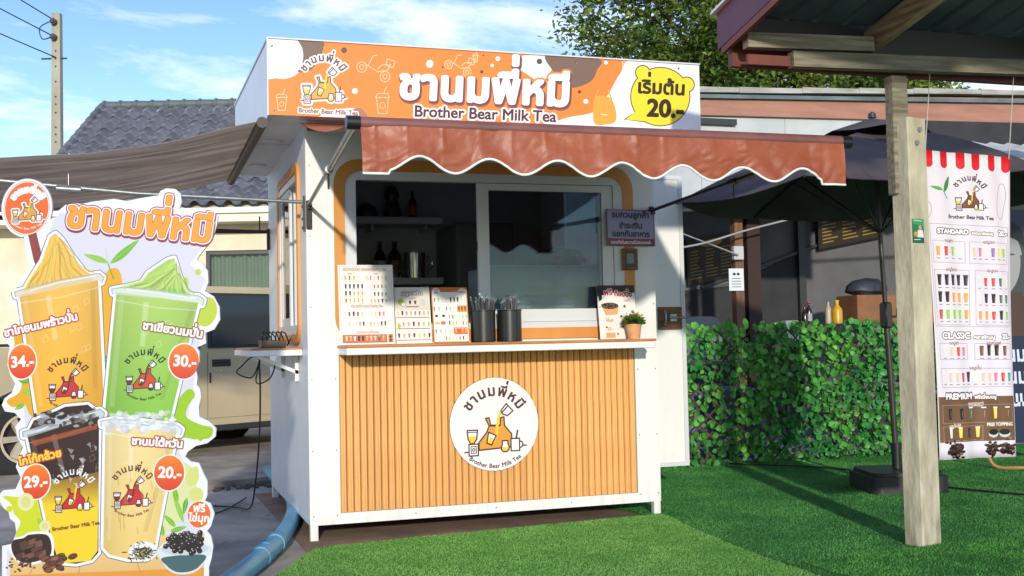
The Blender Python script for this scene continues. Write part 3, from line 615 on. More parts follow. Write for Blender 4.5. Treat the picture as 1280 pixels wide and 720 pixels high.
# doorway and open door
dr = MB(); DX0, DX1, DY = KW + .002, 2.742, .80
dr.box((DX0, DY, .195), (DX1, DY + .03, 2.225)); dr = dr.build('door', m_white, kio)
g = MB()
for a, b in (((DX0, DY - .008, .195), (DX1, DY, .225)), ((DX0, DY - .008, 2.195), (DX1, DY, 2.225)), ((DX1 - .03, DY - .008, .225), (DX1, DY, 2.195)), ((DX0, DY - .008, .225), (DX0 + .03, DY, 2.195))): g.box(a, b)
g.build('door_frame', m_alu, dr).location = (0, 0, 0)
g = MB(); g.box((2.53, DY - .024, 1.145), (2.708, DY - .001, 1.30), .003); lt = g.build('latch_board', pm('walnut_board', rgb(132, 92, 56), rgb(96, 62, 36), rough=.6, scale=10, stretch=(1, 1, 8)), dr); lt.location = (0, 0, 0)
g = MB(); g.tube([(2.60, DY - .04, 1.225), (2.735, DY - .04, 1.225)], .008); g.box((2.61, DY - .036, 1.20), (2.66, DY - .024, 1.25)); g.tube([(2.57, DY - .035, 1.17), (2.57, DY - .05, 1.20), (2.57, DY - .05, 1.25), (2.57, DY - .035, 1.28)], .007); g.build('latch_bolt', m_steel, dr, smooth=True).location = (0, 0, 0)
# front awning
m_aw = pm('awning_vinyl', rgb(160, 86, 54), rgb(138, 68, 42), rough=.46, scale=2.4, bump=.5, bscale=16, rvar=.1)
m_awp = pm('awning_roll', rgb(128, 82, 76), rgb(112, 70, 66), rough=.5, scale=6)
m_pipe = pm('white_piping', (.78, .78, .76), rough=.5)
aw = MB(); NX, NY = 40, 14; XA, XB = -.045, 2.19; vs = []
def canopy(u, v): return (XA + (XB - XA) * u, -.12 - 1.78 * v, 2.315 - .325 * v - .05 * sin(pi * v) + .006 * sin(u * 40) * v)
vs = [canopy(i / NX, j / NY) for j in range(NY + 1) for i in range(NX + 1)]; F = [(j * (NX + 1) + i, j * (NX + 1) + i + 1, (j + 1) * (NX + 1) + i + 1, (j + 1) * (NX + 1) + i) for j in range(NY) for i in range(NX)]
n0 = len(vs); vs2 = [(a, b, c - .002) for a, b, c in vs]; aw.add(vs + vs2, F + [tuple(n0 + q for q in f)[::-1] for f in F]); aw = aw.build('awning', m_aw, kio, smooth='all')
zb = lambda x: 1.812 - .045 * cos(2 * pi * (x - .175 + .148) / .297 + .0) * (1 if .06 < x < 2.09 else .0) - (0 if .06 < x < 2.09 else .045)
def vz(x):
    base = 1.812 + .031 * cos(2 * pi * (x - .19) / .2945)
    if x < .06: base = 1.770
    if x > 2.06: base = 1.776
    return base
from mathutils import noise as MN
nx, nz = 300, 22; vs = []
for j in range(nz + 1):
    for i in range(nx + 1):
        x = XA + (XB - XA) * i / nx; zt_ = 1.962; z = vz(x) + (zt_ - vz(x)) * j / nz; t = 1 - j / nz
        d = .030 * MN.noise((x * 2.3, t * .7, 3)) * (.3 + t) + .011 * MN.noise((x * 8 + z * 5, z * 9, 1)) + .008 * abs(MN.noise((x * 15 - z * 12, z * 20, 5))) * (.4 + t) + .006 * max(0, 1 - abs(MN.noise((x * 7, .2, 9))) * 9) * (1 - t)
        vs.append((x, -1.925 - d - .006 * t, z))
F = [(j * (nx + 1) + i, j * (nx + 1) + i + 1, (j + 1) * (nx + 1) + i + 1, (j + 1) * (nx + 1) + i) for j in range(nz) for i in range(nx)]
n0 = len(vs); val = MB(); val.add(vs + [(a, b + .0015, c) for a, b, c in vs], F + [tuple(n0 + q for q in f)[::-1] for f in F]); val.build('valance', m_aw, aw, smooth='all').location = (0, 0, 0)
g = MB(); g.tube([(v[0], v[1] + .0005, v[2] - .003) for v in vs[:nx + 1]], .0055, 8); g.build('valance_piping', m_pipe, aw, smooth='all').location = (0, 0, 0)
g = MB(); g.tube([(XA, -1.90, 1.975), (XB, -1.90, 1.978)], .026, 16); g.build('awning_roll', m_awp, aw, smooth=True).location = (0, 0, 0)
for xa, xb in ((XA - .055, XA), (XB, XB + .05)):
    g = MB(); g.tube([(xa, -1.90, 1.975), (xb, -1.90, 1.975)], .029, 16); g.build('end_cap', m_black, aw, smooth=True).location = (0, 0, 0)
g = MB(); g.tube([(.0, -.10, 2.298), (KW, -.10, 2.298)], .024, 12); g.build('roller_tube', m_awp, aw, smooth=True).location = (0, 0, 0)
for x, xe, mt in ((.012, -.06, m_steel), (KW - .02, 2.205, m_black)):
    g = MB(); P0 = Vector((x, -.03, 1.875)); P1 = Vector((xe, -1.89, 1.975)); Pm = P0.lerp(P1, .5)
    g.tube([P0, Pm], .011); g.tube([Pm, P1], .015); g.tube([Pm - (P1 - P0) * .02, Pm + (P1 - P0) * .02], .02); g.build('awning_arm', mt, aw, smooth=True).location = (0, 0, 0)
    g = MB(); g.box((x - .012, -.02, 1.74), (x + .018, -.001, 1.90), .003); g.box((x - .008, -.045, 1.85), (x + .012, -.018, 1.89)); g.build('arm_bracket', m_black, aw).location = (0, 0, 0); g = MB(); g.tube([Pm, Pm - Vector((0, 0, .09))], .005); g.build('lock_pin', m_black, aw).location = (0, 0, 0)
# side awning reaching left
m_saw = pm('taupe_awning_cloth', rgb(220, 206, 192), rgb(184, 170, 156), rough=.75, scale=2.2, stretch=(.6, 4, 1), bump=.25, bscale=14, sub=.68, distort=.6)
def scan(u, v, dz=0):
    x = -.245 - 1.62 * u; y = -.235 + 2.235 * v; z = 2.30 - .265 * u - .05 * sin(pi * u) - .012 * sin(v * 9 + u * 4) * sin(pi * u) + .008 * MN.noise((u * 5, v * 12, 0)); return (x, y, z + dz)
g = MB(); NX, NY = 30, 30; v0 = [scan(i / NX, j / NY) for j in range(NY + 1) for i in range(NX + 1)]; v1 = [scan(i / NX, j / NY, -.002) for j in range(NY + 1) for i in range(NX + 1)]
F = [(j * (NX + 1) + i, j * (NX + 1) + i + 1, (j + 1) * (NX + 1) + i + 1, (j + 1) * (NX + 1) + i) for j in range(NY) for i in range(NX)]; n0 = len(v0)
g.add(v0 + v1, [f[::-1] for f in F] + [tuple(n0 + q for q in f) for f in F]); sa = g.build('awning', m_saw, kio, smooth='all'); sa['label'] = 'taupe cloth awning of the side window, seen from below'
m_dbrown = pm('dark_brown_tube', rgb(62, 48, 44), rough=.5)
g = MB(); g.tube([(-.26, -.25, 2.285), (-.26, 2.0, 2.285)], .03, 14); g.build('roller_tube', m_dbrown, sa, smooth=True).location = (0, 0, 0)
g = MB(); g.tube([(-1.88, -.25, 2.02), (-1.88, 2.02, 2.02)], .026, 14); g.build('front_bar', m_dbrown, sa, smooth=True).location = (0, 0, 0)
g = MB(); g.tube([(-.015, .03, 1.895), (-.9, .02, 1.925), (-1.87, -.0, 2.0)], [.010, .013, .013]); g.tube([(-1.18, .012, 1.937), (-1.30, .01, 1.943)], .019); g.tube([(-1.24, .01, 1.93), (-1.24, .01, 2.03)], .004); g.build('awning_arm', m_steel, sa, smooth=True).location = (0, 0, 0)
g = MB(); g.tube([(-.015, 1.9, 1.91), (-.6, 1.9, 1.915), (-1.86, 1.95, 2.0)], [.012, .02, .016]); g.tube([(-.07, 1.9, 1.91), (-.07, 1.9, 2.02)], .005); g.box((-.02, 1.885, 1.78), (-.001, 1.915, 1.93)); g.build('awning_arm', m_dbrown, sa, smooth=True).location = (0, 0, 0)
g = MB(); g.box((-.012, .018, 1.73), (-.001, .042, 1.93)); 
for z in (1.75, 1.8, 1.87): g.tube([(-.02, .03, z), (0, .03, z)], .008, 6)
g.build('arm_bracket', m_dbrown, sa).location = (0, 0, 0)
# ================================================================== THINGS ON THE COUNTER
def mini_cup(cv, x, y, w, h, c, top=None):
    cv.poly([(x - w / 2, y - h / 2), (x + w / 2, y - h / 2), (x + w * .36, y + h / 2), (x - w * .36, y + h / 2)], c)
    cv.poly([(x - w * .56, y - h / 2 - h * .12), (x + w * .56, y - h / 2 - h * .12), (x + w * .56, y - h / 2), (x - w * .56, y - h / 2)], top or (235, 235, 235))
    cv.poly([(x + w * .12, y - h * .3), (x + w * .3, y - h * .3), (x + w * .22, y + h * .35), (x + w * .1, y + h * .35)], (255, 255, 255), .35)
    cv.line([(x - w * .35, y + h * .78), (x + w * .4, y + h * .78)], h * .045, (90, 70, 64), al=.6)
CC = dict(k=(45, 30, 30), r=(210, 70, 60), g=(150, 200, 80), o=(235, 160, 70), p=(225, 120, 150), y=(240, 215, 90), c=(225, 195, 165), w=(225, 222, 215), v=(150, 110, 170), b=(120, 80, 60), t=(80, 150, 140), d=(90, 110, 90))
def row(cv, x0, x1, y, w, h, s):
    for i, ch in enumerate(s): mini_cup(cv, x0 + (x1 - x0) * (i / max(len(s) - 1, 1)), y, w, h, CC[ch], (90, 90, 90) if ch == 'k' else None)
m_board = pm('board_back', (.7, .7, .7), rough=.5)
TI = (150, 90, 60)
def menu1():
    c = Canvas(460, 660, (244, 236, 230)); c.line([(14, 14), (446, 14), (446, 646), (14, 646)], 1.5, (190, 180, 172), True)
    c.text("STANDARD สแตนดาร์ดเมนู 20.-", 225, 46, 27, (240, 225, 215), bold=1, outs=((3, TI),)); c.line([(30, 56), (430, 56), (430, 535), (30, 535)], 1, (215, 195, 185), True)
    c.text("เมนูชา", 100, 78, 15, TI, bold=.5); c.text("เมนูนม", 320, 78, 15, TI, bold=.5)
    row(c, 60, 170, 108, 15, 34, "orgw"); row(c, 240, 400, 108, 15, 34, "cpcvyg"); row(c, 62, 198, 180, 15, 32, "kkkkk"); row(c, 270, 395, 180, 13, 28, "wrrdg"); row(c, 62, 198, 238, 15, 32, "kkooo"); row(c, 270, 395, 245, 13, 28, "wkkdd"); row(c, 62, 198, 295, 15, 32, "rgggo"); row(c, 270, 395, 300, 13, 28, "oorkg")
    c.text("CLASSIC คลาสสิกเมนู 25.-", 235, 352, 25, (240, 225, 215), bold=1, outs=((3, TI),)); row(c, 85, 190, 408, 16, 34, "bkbc"); row(c, 270, 370, 408, 16, 34, "wyrp"); row(c, 80, 380, 490, 14, 30, "cwcpkwocckk"[:11])
    c.text("PREMIUM พรีเมี่ยมเมนู", 230, 566, 20, (240, 225, 215), bold=1, outs=((2.6, TI),)); c.poly([(22, 578), (392, 578), (392, 646), (22, 646)], (200, 118, 84)); c.poly([(402, 578), (440, 578), (440, 646), (402, 646)], (200, 118, 84)); row(c, 55, 360, 612, 18, 34, "yowkkoccbo"); row(c, 420, 421, 600, 16, 16, "k"); row(c, 420, 421, 628, 16, 16, "k"); return c
def menu2():
    c = Canvas(310, 460, (238, 234, 226)); c.poly([(0, 0), (310, 0), (310, 190), (0, 190)], (222, 214, 200)); c.ell(55, 120, 28, 26, (170, 190, 60)); c.ell(75, 140, 20, 18, (240, 240, 235), line=(90, 60, 40), lr=1.5)
    c.text("เมนูมะพร้าว", 155, 62, 42, (250, 245, 240), bold=1.5, outs=((5, (40, 26, 20)),)); row(c, 135, 180, 125, 20, 24, "kk"); c.text("เมนูโกโก้", 155, 98, 16, (90, 50, 30)); c.line([(100, 160), (205, 160)], 4, (150, 60, 40)); c.poly([(230, 100), (268, 100), (268, 150), (230, 150)], (205, 200, 210))
    for y, s in ((212, "ckpgvrog"), (302, "cpokrgg"), (395, "korkyok")): row(c, 25, 290, y, 17, 30, s); c.line([(10, y + 37), (298, y + 37)], 2.5, (140, 60, 44))
    c.ell(30, 318, 16, 18, (200, 190, 60)); return c
def menu3():
    c = Canvas(310, 460, (246, 242, 236)); c.line([(4, 4), (306, 4), (306, 456), (4, 456)], 5, (205, 130, 70), True); c.poly([(0, 0), (310, 0), (310, 40), (0, 40)], (206, 120, 66)); c.ell(42, 38, 34, 32, (240, 235, 232)); c.ell(268, 38, 40, 30, (232, 214, 206)); logo(c, 42, 36, 26, bottom=False); c.line([(235, 40), (300, 44)], 3, (160, 90, 70))
    row(c, 25, 125, 105, 12, 32, "dgww"); row(c, 165, 285, 105, 14, 32, "kkkww"); row(c, 20, 60, 178, 12, 32, "rg"); row(c, 125, 185, 178, 12, 32, "rgw"); c.poly([(215, 150), (300, 150), (300, 208), (215, 208)], (236, 168, 84)); row(c, 232, 285, 178, 16, 36, "bbb")
    for x in (35, 95): c.ell(x, 238, 13, 10, (50, 34, 30))
    c.ell(40, 298, 22, 12, (236, 190, 90)); c.ell(90, 296, 22, 14, (226, 110, 80)); row(c, 145, 290, 248, 11, 32, "pdwwgg"); row(c, 145, 290, 300, 11, 32, "kggwrg"); row(c, 25, 145, 365, 12, 34, "rgcc"); c.poly([(175, 335), (295, 335), (295, 392), (175, 392)], (226, 120, 70)); row(c, 195, 280, 364, 16, 36, "oroo"); row(c, 50, 285, 425, 11, 30, "wwrgccbkw"); return c
for nm, lb, cvf, x0, x1, z1 in (('menu_board', 'largest white drink menu board at the left end of the kiosk counter', menu1, .156, .466, 1.532), ('menu_board', 'grey and green drink menu board in the middle of the three on the counter', menu2, .472, .676, 1.405), ('menu_board', 'orange edged drink menu board beside the left straw cup', menu3, .686, .898, 1.404)):
    t = thing(nm, lb, 'menu board', ((x0 + x1) / 2, -.12, 1.087), group='drink menu boards on the counter'); yb = -.15
    uv_quad('printed_sheet', ((x0, yb, 1.0875), (x1, yb, 1.0875), (x1, yb + .05, z1), (x0, yb + .05, z1)), print_mat('menu_print', cvf(), .3, .9), t, .003, m_board)
    g = MB(); xm = (x0 + x1) / 2; g.bar((xm, yb + .07, 1.0875), (xm, yb + .036, 1.25), .05, .003); g.build('easel_strut', m_board, t)
strawm = MB(); strawm.tube([(0, 0, 0), (0, 0, .225)], .0042, 6); m_straw = pm('black_straw', (.012, .012, .014), rough=.3); m_wrap = glass_mat('clear_wrapper', (.93, .95, .97), .08, .15, .08, (.6, .62, .65))
wrapm = MB(); wrapm.tube([(0, 0, .04), (0, 0, .235)], .0062, 6, caps=False); wrapm.add([(-.007, 0, .235), (.007, 0, .235), (.009, .002, .25), (-.009, -.002, .25)], [(0, 1, 2, 3)])
st0 = None
for ci, (cx, nm) in enumerate(((.985, 'left'), (1.143, 'right'))):
    t = thing('straw_cup', 'black metal straw cup, %s of the two on the counter' % nm, 'straw holder', (cx, -.13, 1.087), group='black cups of straws on the counter')
    g = MB(); g.lathe([(.001, .0), (.066, .0), (.070, .003), (.070, .175), (.073, .178), (.073, .184), (.068, .184), (.066, .178), (.066, .01), (.001, .01)], (cx, -.13, 1.0872), 32); g.build('cup', pm('black_cup', (.018, .018, .019), rough=.28), t, smooth=True)
    g = MB(); g.lathe([(.0705, 0), (.0735, .001), (.0735, .006), (.0705, .007)], (cx, -.13, 1.0885), 32); g.build('foot_ring', m_black, t, smooth=True)
    for k in range(18):
        a = random.uniform(0, 2 * pi); r = .05 * sqrt(random.random()); tilt = random.uniform(.05, .3); dx, dy = cos(a) * tilt, sin(a) * tilt
        s_ = thing('drinking_straw', 'clear wrapped black drinking straw standing in the %s black cup' % nm, 'straw', (cx + cos(a) * r * .5, -.13 + sin(a) * r * .5, 1.099), group='wrapped straws in the %s cup' % nm, local=True)
        s_.rotation_euler = (-dy * .95, dx * .95, random.uniform(0, 6)); s_.scale = (1, 1, random.uniform(.95, 1.08))
        if st0 is None: st0 = (strawm.build('straw_tube', m_straw, s_), wrapm.build('wrapper', m_wrap, s_))
        else: inst(st0[0], 'straw_tube', s_); inst(st0[1], 'wrapper', s_)
# free topping card
c = Canvas(320, 430, (240, 232, 224)); c.poly([(0, 0), (320, 0), (320, 60), (230, 74), (120, 60), (0, 90)], (66, 44, 36)); c.text("ฟรี", 95, 78, 62, (196, 40, 70), bold=2, outs=((6, (250, 246, 244)),), ang=-.05); c.text("ท็อปปิ้ง", 220, 90, 52, (196, 60, 50), bold=1.5, outs=((6, (250, 246, 244)), (3, (110, 40, 30))), ang=.05)
c.poly([(30, 165), (175, 165), (160, 235), (60, 240)], (226, 170, 110)); c.ell(100, 165, 72, 26, (92, 72, 60))
for k in range(60): c.ell(100 + random.gauss(0, 32), 162 + random.gauss(0, 8), 6, 5, random.choice(((60, 44, 36), (110, 92, 80), (40, 30, 26))))
c.text("ไข่มุก", 90, 290, 30, (206, 110, 70), bold=1); c.text("25.-", 90, 360, 34, (206, 120, 70), bold=1); c.poly([(50, 380), (130, 380), (130, 420), (50, 420)], (220, 160, 110)); c.text("เมนูปั่น", 250, 130, 22, (200, 90, 60), bold=.6)
for x, y, r in ((225, 170, 11), (290, 215, 12), (190, 250, 10), (235, 250, 9), (60, 335, 8), (200, 330, 9), (150, 390, 8), (280, 260, 9)): c.ell(x, y, r, r, (84, 60, 46)); c.ell(x - 3, y - 3, r * .3, r * .3, (200, 190, 180))
c.poly([(8, 20), (34, 30), (40, 110), (14, 130)], (36, 28, 26))
t = thing('topping_card', 'white and brown free topping card behind the small potted plant', 'sign', (1.85, -.08, 1.087)); uv_quad('printed_sheet', ((1.722, -.10, 1.0875), (1.968, -.10, 1.0875), (1.968, -.055, 1.412), (1.722, -.055, 1.412)), print_mat('topping_print', c, .35, .9), t, .003, m_board)
g = MB(); g.bar((1.845, -.03, 1.0875), (1.845, -.07, 1.2), .05, .003); g.build('easel_strut', m_board, t)
t = thing('potted_plant', 'small potted plant with orange tips at the right end of the counter', 'plant', (1.908, -.17, 1.087))
g = MB(); g.lathe([(.001, 0), (.036, 0), (.047, .078), (.050, .078), (.050, .086), (.044, .086), (.043, .07), (.001, .07)], (1.908, -.17, 1.0872), 24); g.build('pot', pm('peach_clay', rgb(222, 170, 118), rgb(204, 150, 100), rough=.6, scale=20), t, smooth=True)
g = MB(); g.lathe([(.001, .0705), (.0425, .0705)], (1.908, -.17, 1.0872), 16); g.build('soil', pm('soil', (.03, .02, .015), rough=.95), t)
def tuft(n, R_, c, sc_):
    g = MB()
    for k in range(n):
        v = Vector((random.gauss(0, 1), random.gauss(0, 1), abs(random.gauss(0, .8)))).normalized() * R_ * random.uniform(.6, 1); p = Vector(c) + Vector((v.x, v.y, v.z * .85)); d = v.normalized(); s_ = d.cross(Vector((random.random(), random.random(), .3))).normalized() * sc_ * .35
        g.add([p - d * sc_ * .4, p + s_, p + d * sc_, p - s_], [(0, 1, 2, 3)])
    return g
tuft(520, .066, (1.908, -.17, 1.175), .016).build('foliage', pm('plant_green', rgb(70, 120, 40), rgb(40, 84, 26), rough=.6, scale=40, island=.4), t)['kind'] = 'stuff'
tuft(90, .072, (1.908, -.17, 1.188), .012).build('flower_tips', pm('orange_tips', rgb(214, 120, 50), rgb(190, 90, 40), rough=.6, scale=40, island=.3), t)['kind'] = 'stuff'
# payment sign
c = Canvas(640, 440, (146, 142, 176)); c.line([(4, 4), (636, 4), (636, 436), (4, 436)], 7, (110, 34, 60), True); c.poly([(0, 352), (640, 352), (640, 440), (0, 440)], (120, 30, 58))
for t_, y, s_ in (("รบกวนลูกค้า", 96, 100), ("ชำระเงิน", 226, 96), ("แยกกับอาหาร", 326, 92)): c.text(t_, 320, y, s_, (28, 24, 40), bold=5)
c.text("ขออภัยในความไม่สะดวกค่ะ", 320, 415, 52, (226, 220, 232), bold=1.6)
t = thing('payment_sign', 'purple framed sign asking customers to pay separately, hung right of the window', 'sign', (1.97, -.03, 1.66)); uv_quad('printed_sheet', ((1.808, -.034, 1.656), (2.128, -.034, 1.652), (2.130, -.028, 1.874), (1.810, -.028, 1.878)), print_mat('payment_print', c, .3, 1.0), t, .006, pm('maroon_edge', rgb(110, 34, 60), rough=.4))
g = MB(); g.tube([(1.97, -.036, 1.655), (1.955, -.036, 1.645), (1.93, -.036, 1.647)], .002, 5); g.build('hanging_wire', m_steel, t)
t = thing('card_holder', 'small wooden block with a black framed card, hung below the payment sign', 'card holder', (1.96, -.02, 1.5))
g = MB(); g.box((1.906, -.035, 1.505), (2.01, -.018, 1.638), .004); g.build('wooden_block', MATS['walnut_board'], t)
g = MB(); g.box((1.924, -.0395, 1.527), (1.99, -.0355, 1.622), .002); g.build('card_frame', m_black, t)
g = MB(); g.box((1.934, -.0415, 1.545), (1.980, -.0398, 1.606)); g.build('blank_card', pm('grey_card', (.22, .23, .25), rough=.5), t)
# inside the kiosk
def shelf(z, lab):
    t = thing('wall_shelf', lab, 'shelf', (.9, 1.85, z - .03), group='shelves inside the kiosk'); g = MB(); g.box((.58, 1.62, z - .05), (1.215, 1.911, z), .003); g.build('shelf_board', pm('shelf_grey', (.36, .37, .38), rough=.5), t)
    for x in (.7, 1.1): g = MB(); g.box((x, 1.7, z - .09), (x + .02, 1.911, z - .0505)); g.build('bracket', m_alud, t)
shelf(2.0, 'upper grey shelf on the back wall inside the kiosk'); shelf(1.56, 'lower grey shelf on the back wall inside the kiosk')
def bottle(x, y, z, h, r, label, mcol, lab=None, cap=None):
    t = thing('bottle', label, 'bottle', (x, y, z)); g = MB(); g.lathe([(.001, 0), (r, .002), (r, h * .58), (r * .8, h * .68), (r * .36, h * .8), (r * .34, h * .95), (.001, h * .95)], (x, y, z), 18); g.build('bottle_body', mcol, t, smooth=True)
    g = MB(); g.lathe([(.001, h * .95), (r * .42, h * .95), (r * .42, h), (.001, h)], (x, y, z + .0005), 14); g.build('cap', cap or m_black, t)
    if lab: g = MB(); g.lathe([(r + .0012, h * .15), (r + .0012, h * .48)], (x, y, z), 18); g.build('paper_label', lab, t)
m_bot = pm('dark_bottle', (.02, .012, .01), rough=.12); m_cola = pm('cola_bottle', (.035, .012, .01), rough=.12); m_red = pm('red_plastic', rgb(170, 20, 24), rough=.35); m_lab = pm('gold_label', rgb(120, 80, 50), rgb(60, 30, 24), rough=.5, scale=30)
bottle(.775, 1.76, 1.5605, .27, .043, 'dark sauce bottle with a white label, left one on the lower shelf', m_bot, pm('pale_label', rgb(150, 148, 150), rough=.5)); bottle(.88, 1.74, 1.5605, .27, .05, 'dark bottle with a gold label beside the glass pitcher', m_bot, m_lab)
bottle(1.03, 1.78, 2.0005, .21, .032, 'cola bottle with a red band on the upper shelf', m_cola, m_red, m_red)
t = thing('figurine', 'dark brown seated figurine on the upper shelf', 'figurine', (.875, 1.78, 2.0)); g = MB(); g.lathe([(.001, 0), (.062, .0), (.066, .04), (.05, .1), (.04, .14), (.055, .17), (.048, .21), (.03, .235), (.018, .25), (.001, .255)], (.875, 1.78, 2.0005), 16); g.build('figurine_body', pm('dark_brown_gloss', (.03, .02, .018), rough=.35), t, smooth=True)
t = thing('bowl', 'dark upturned bowl at the left end of the upper shelf', 'bowl', (.68, 1.78, 2.0)); g = MB(); g.lathe([(.085, 0), (.088, .03), (.07, .08), (.035, .11), (.001, .118)], (.68, 1.78, 2.0005), 20); g.build('bowl_body', pm('charcoal', (.025, .026, .03), rough=.4), t, smooth=True)
m_clear = glass_mat('clear_plastic', (.86, .88, .9), .12, .05, .06, (.6, .65, .7))
t = thing('pitcher', 'clear glass pitcher with handle on the lower shelf', 'pitcher', (1.03, 1.75, 1.56)); g = MB(); g.lathe([(.001, 0), (.075, 0), (.08, .19), (.077, .19), (.073, .006), (.001, .006)], (1.03, 1.75, 1.5605), 22); g.build('pitcher_body', m_clear, t, smooth=True); g = MB(); g.tube([(1.10, 1.75, 1.72), (1.16, 1.75, 1.72), (1.165, 1.75, 1.65), (1.12, 1.75, 1.6)], .007, 8); g.build('handle', m_clear, t, smooth=True)
t = thing('glass_bowl', 'clear glass bowl at the left end of the lower shelf', 'bowl', (.66, 1.76, 1.56)); g = MB(); g.lathe([(.001, 0), (.05, 0), (.095, .1), (.092, .1), (.047, .006), (.001, .006)], (.66, 1.76, 1.5605), 22); g.build('bowl_body', m_clear, t, smooth=True)
t = thing('storage_cabinet', 'tall grey cabinet standing inside the kiosk', 'cabinet', (1.42, 1.6, .12)); g = MB(); g.box((1.235, 1.32, .1205), (1.66, 1.905, 1.93), .01); g.build('cabinet_body', pm('cabinet_grey', (.085, .09, .095), rough=.5), t); g = MB(); g.box((1.245, 1.30, .15), (1.65, 1.3195, 1.90), .006); dd = g.build('cabinet_door', MATS['cabinet_grey'], t); g = MB(); g.box((1.27, 1.285, 1.1), (1.285, 1.2995, 1.4)); g.build('handle', m_alud, dd).location = (0, 0, 0)
tag(MB().box((1.20, 1.9, 2.145), (1.34, 1.9115, 2.215), .003).build('wall_socket', pm('socket', (.3, .3, .3), rough=.4)), 'pale socket plate high on the back wall inside the kiosk', 'socket')
t = thing('clear_box', 'clear plastic box with stacked white lids behind the right window pane', 'box', (1.5, .35, .9)); g = MB(); g.box((1.08, .10, 1.1), (1.82, .50, 1.53)); g.build('box_body', glass_mat('milky_plastic', (.85, .9, .93), .06, .1, .30, (.78, .86, .9)), t)
for i in range(5):
    for j in range(7 if i < 3 else 6): g = MB(); g.box((1.095 + .142 * i + .002 * (j % 2), .125 + .003 * (j % 3), 1.104 + .052 * j), (1.225 + .142 * i, .40, 1.148 + .052 * j), .006); g.build('lid_stack', pm('white_lids', (.80, .84, .86), rough=.5), t)
g = MB(); g.box((1.06, .08, 1.53), (1.84, .52, 1.545), .003); g.build('box_lid', m_clear, t)
tag(MB().box((.055, .062, .86), (2.075, .56, .90), .004).build('work_table', m_alu), 'white work surface inside the kiosk below the window', 'worktop')
tag(MB().box((1.06, .09, .9005), (1.84, .51, 1.099), .008).build('drawer_unit', pm('drawer', (.3, .3, .3), rough=.5)), 'grey drawer unit under the clear plastic box', 'drawer unit')
t = thing('cup_sealer', 'red and black rounded machine on top of the clear box', 'machine', (1.66, .3, 1.545))
g = MB(); g.lathe([(.001, 0), (.13, 0), (.14, .04), (.12, .085), (.07, .115), (.001, .125)], (1.62, .3, 1.5455), 24, 1.1, .8); g.build('machine_body', m_black, t, smooth=True)
for k in (-1, 1): g = MB(); g.lathe([(.001, -.01), (.035, -.01), (.045, 0), (.035, .012), (.001, .014)], (1.64 + .06 * k, .185, 1.60), 14); g.build('red_panel', m_red, t, smooth=True)
g = MB(); g.tube([(1.57, .2, 1.575), (1.63, .17, 1.635), (1.70, .17, 1.635), (1.76, .2, 1.575)], .014, 8); g.build('handle', m_red, t, smooth=True)
# side counter: charger box and its cords
t = thing('socket_box', 'dark wooden socket box with black cords on the side counter', 'socket box', (-.17, .5, 1.078))
g = MB(); g.box((-.21, .42, 1.0785), (-.07, .62, 1.125), .004); g.build('box_body', pm('dark_walnut', (.045, .03, .022), (.08, .05, .035), rough=.5, scale=12), t)
for i in range(5):
    x = -.20 + .026 * i; g = MB(); g.tube([(x, .5, 1.125), (x, .48, 1.15), (x + .01, .50, 1.175), (x + .04, .56, 1.165), (x + .07, .62, 1.10 if i > 1 else 1.13)], .0042, 6); g.build('cord', m_black, t, smooth='all')
g = MB(); g.tube([(-.04, .62, 1.09), (.0, .58, 1.17), (.06, .5, 1.19)], .004, 6); g.build('cord', m_black, t, smooth='all')
pts = []
g = MB(); P = [(-.22, .78, 1.03), (-.30, .74, .97), (-.33, .73, .93), (-.24, .74, .90), (-.19, .76, 1.0), (-.20, .76, .95), (-.215, .75, .88), (-.19, .75, .86), (-.12, .78, .90), (-.10, .8, 1.0)]
P = smoothp(P, 5); P = [tuple(p) for p in P[:45]] if P.shape[1] == 3 else P
g.tube(P, .0045, 6)
P2 = [(-.19, .8, 1.03), (-.185, .8, .8), (-.19, .85, .5), (-.20, 1.05, .2), (-.21, 1.3, .03), (-.28, 1.5, .012), (-.42, 1.62, .012), (-.62, 1.55, .012), (-.70, 1.35, .012), (-.6, 1.22, .012), (-.42, 1.3, .012), (-.26, 1.7, .012), (-.18, 1.95, .015)]
def smo(P, k=6):
    P = np.array(P, float); Q = [P[0]]
    for i in range(len(P) - 1):
        p0, p1, p2, p3 = P[max(i - 1, 0)], P[i], P[i + 1], P[min(i + 2, len(P) - 1)]
        for j in range(1, k + 1):
            t = j / k; Q.append(.5 * ((2 * p1) + (p2 - p0) * t + (2 * p0 - 5 * p1 + 4 * p2 - p3) * t * t + (3 * p1 - p0 - 3 * p2 + p3) * t ** 3))
    return [tuple(q) for q in Q]
g2 = MB(); g2.tube(smo(P2), .0055, 6)
tag(g.build('power_cord', m_black, smooth='all'), 'black cord looped just under the side counter', 'cord'); tag(g2.build('power_cord', m_black, smooth='all'), 'black cord hanging down the left wall and coiled on the concrete', 'cord')
# blue water pipe
m_pvc = pm('blue_pvc', rgb(96, 172, 202), rgb(74, 144, 178), rough=.4, scale=4, bump=.05, bscale=20)
t = thing('water_pipe', 'blue plastic water pipe with joint collars running under the kiosk', 'pipe', (-.2, 0, 0)); Pp = smo([(-.95, -2.1, .055), (-.62, -1.4, .055), (-.375, -.76, .055), (-.20, -.2, .055), (-.05, .45, .055), (.05, 1.1, .055), (.10, 1.9, .055), (.1, 3.2, .06)], 4)
g = MB(); g.tube(Pp, .047, 16); g.build('pipe', m_pvc, t, smooth='all')
for a, b in (((-.335, -.63, .055), (-.31, -.55, .055)), ((-.225, -.28, .055), (-.20, -.19, .055)), ((-.30, -.5, .055), (-.296, -.49, .055))):
    g = MB(); g.tube([a, b], .054, 16); g.build('joint_collar', m_pvc, t, smooth=True)
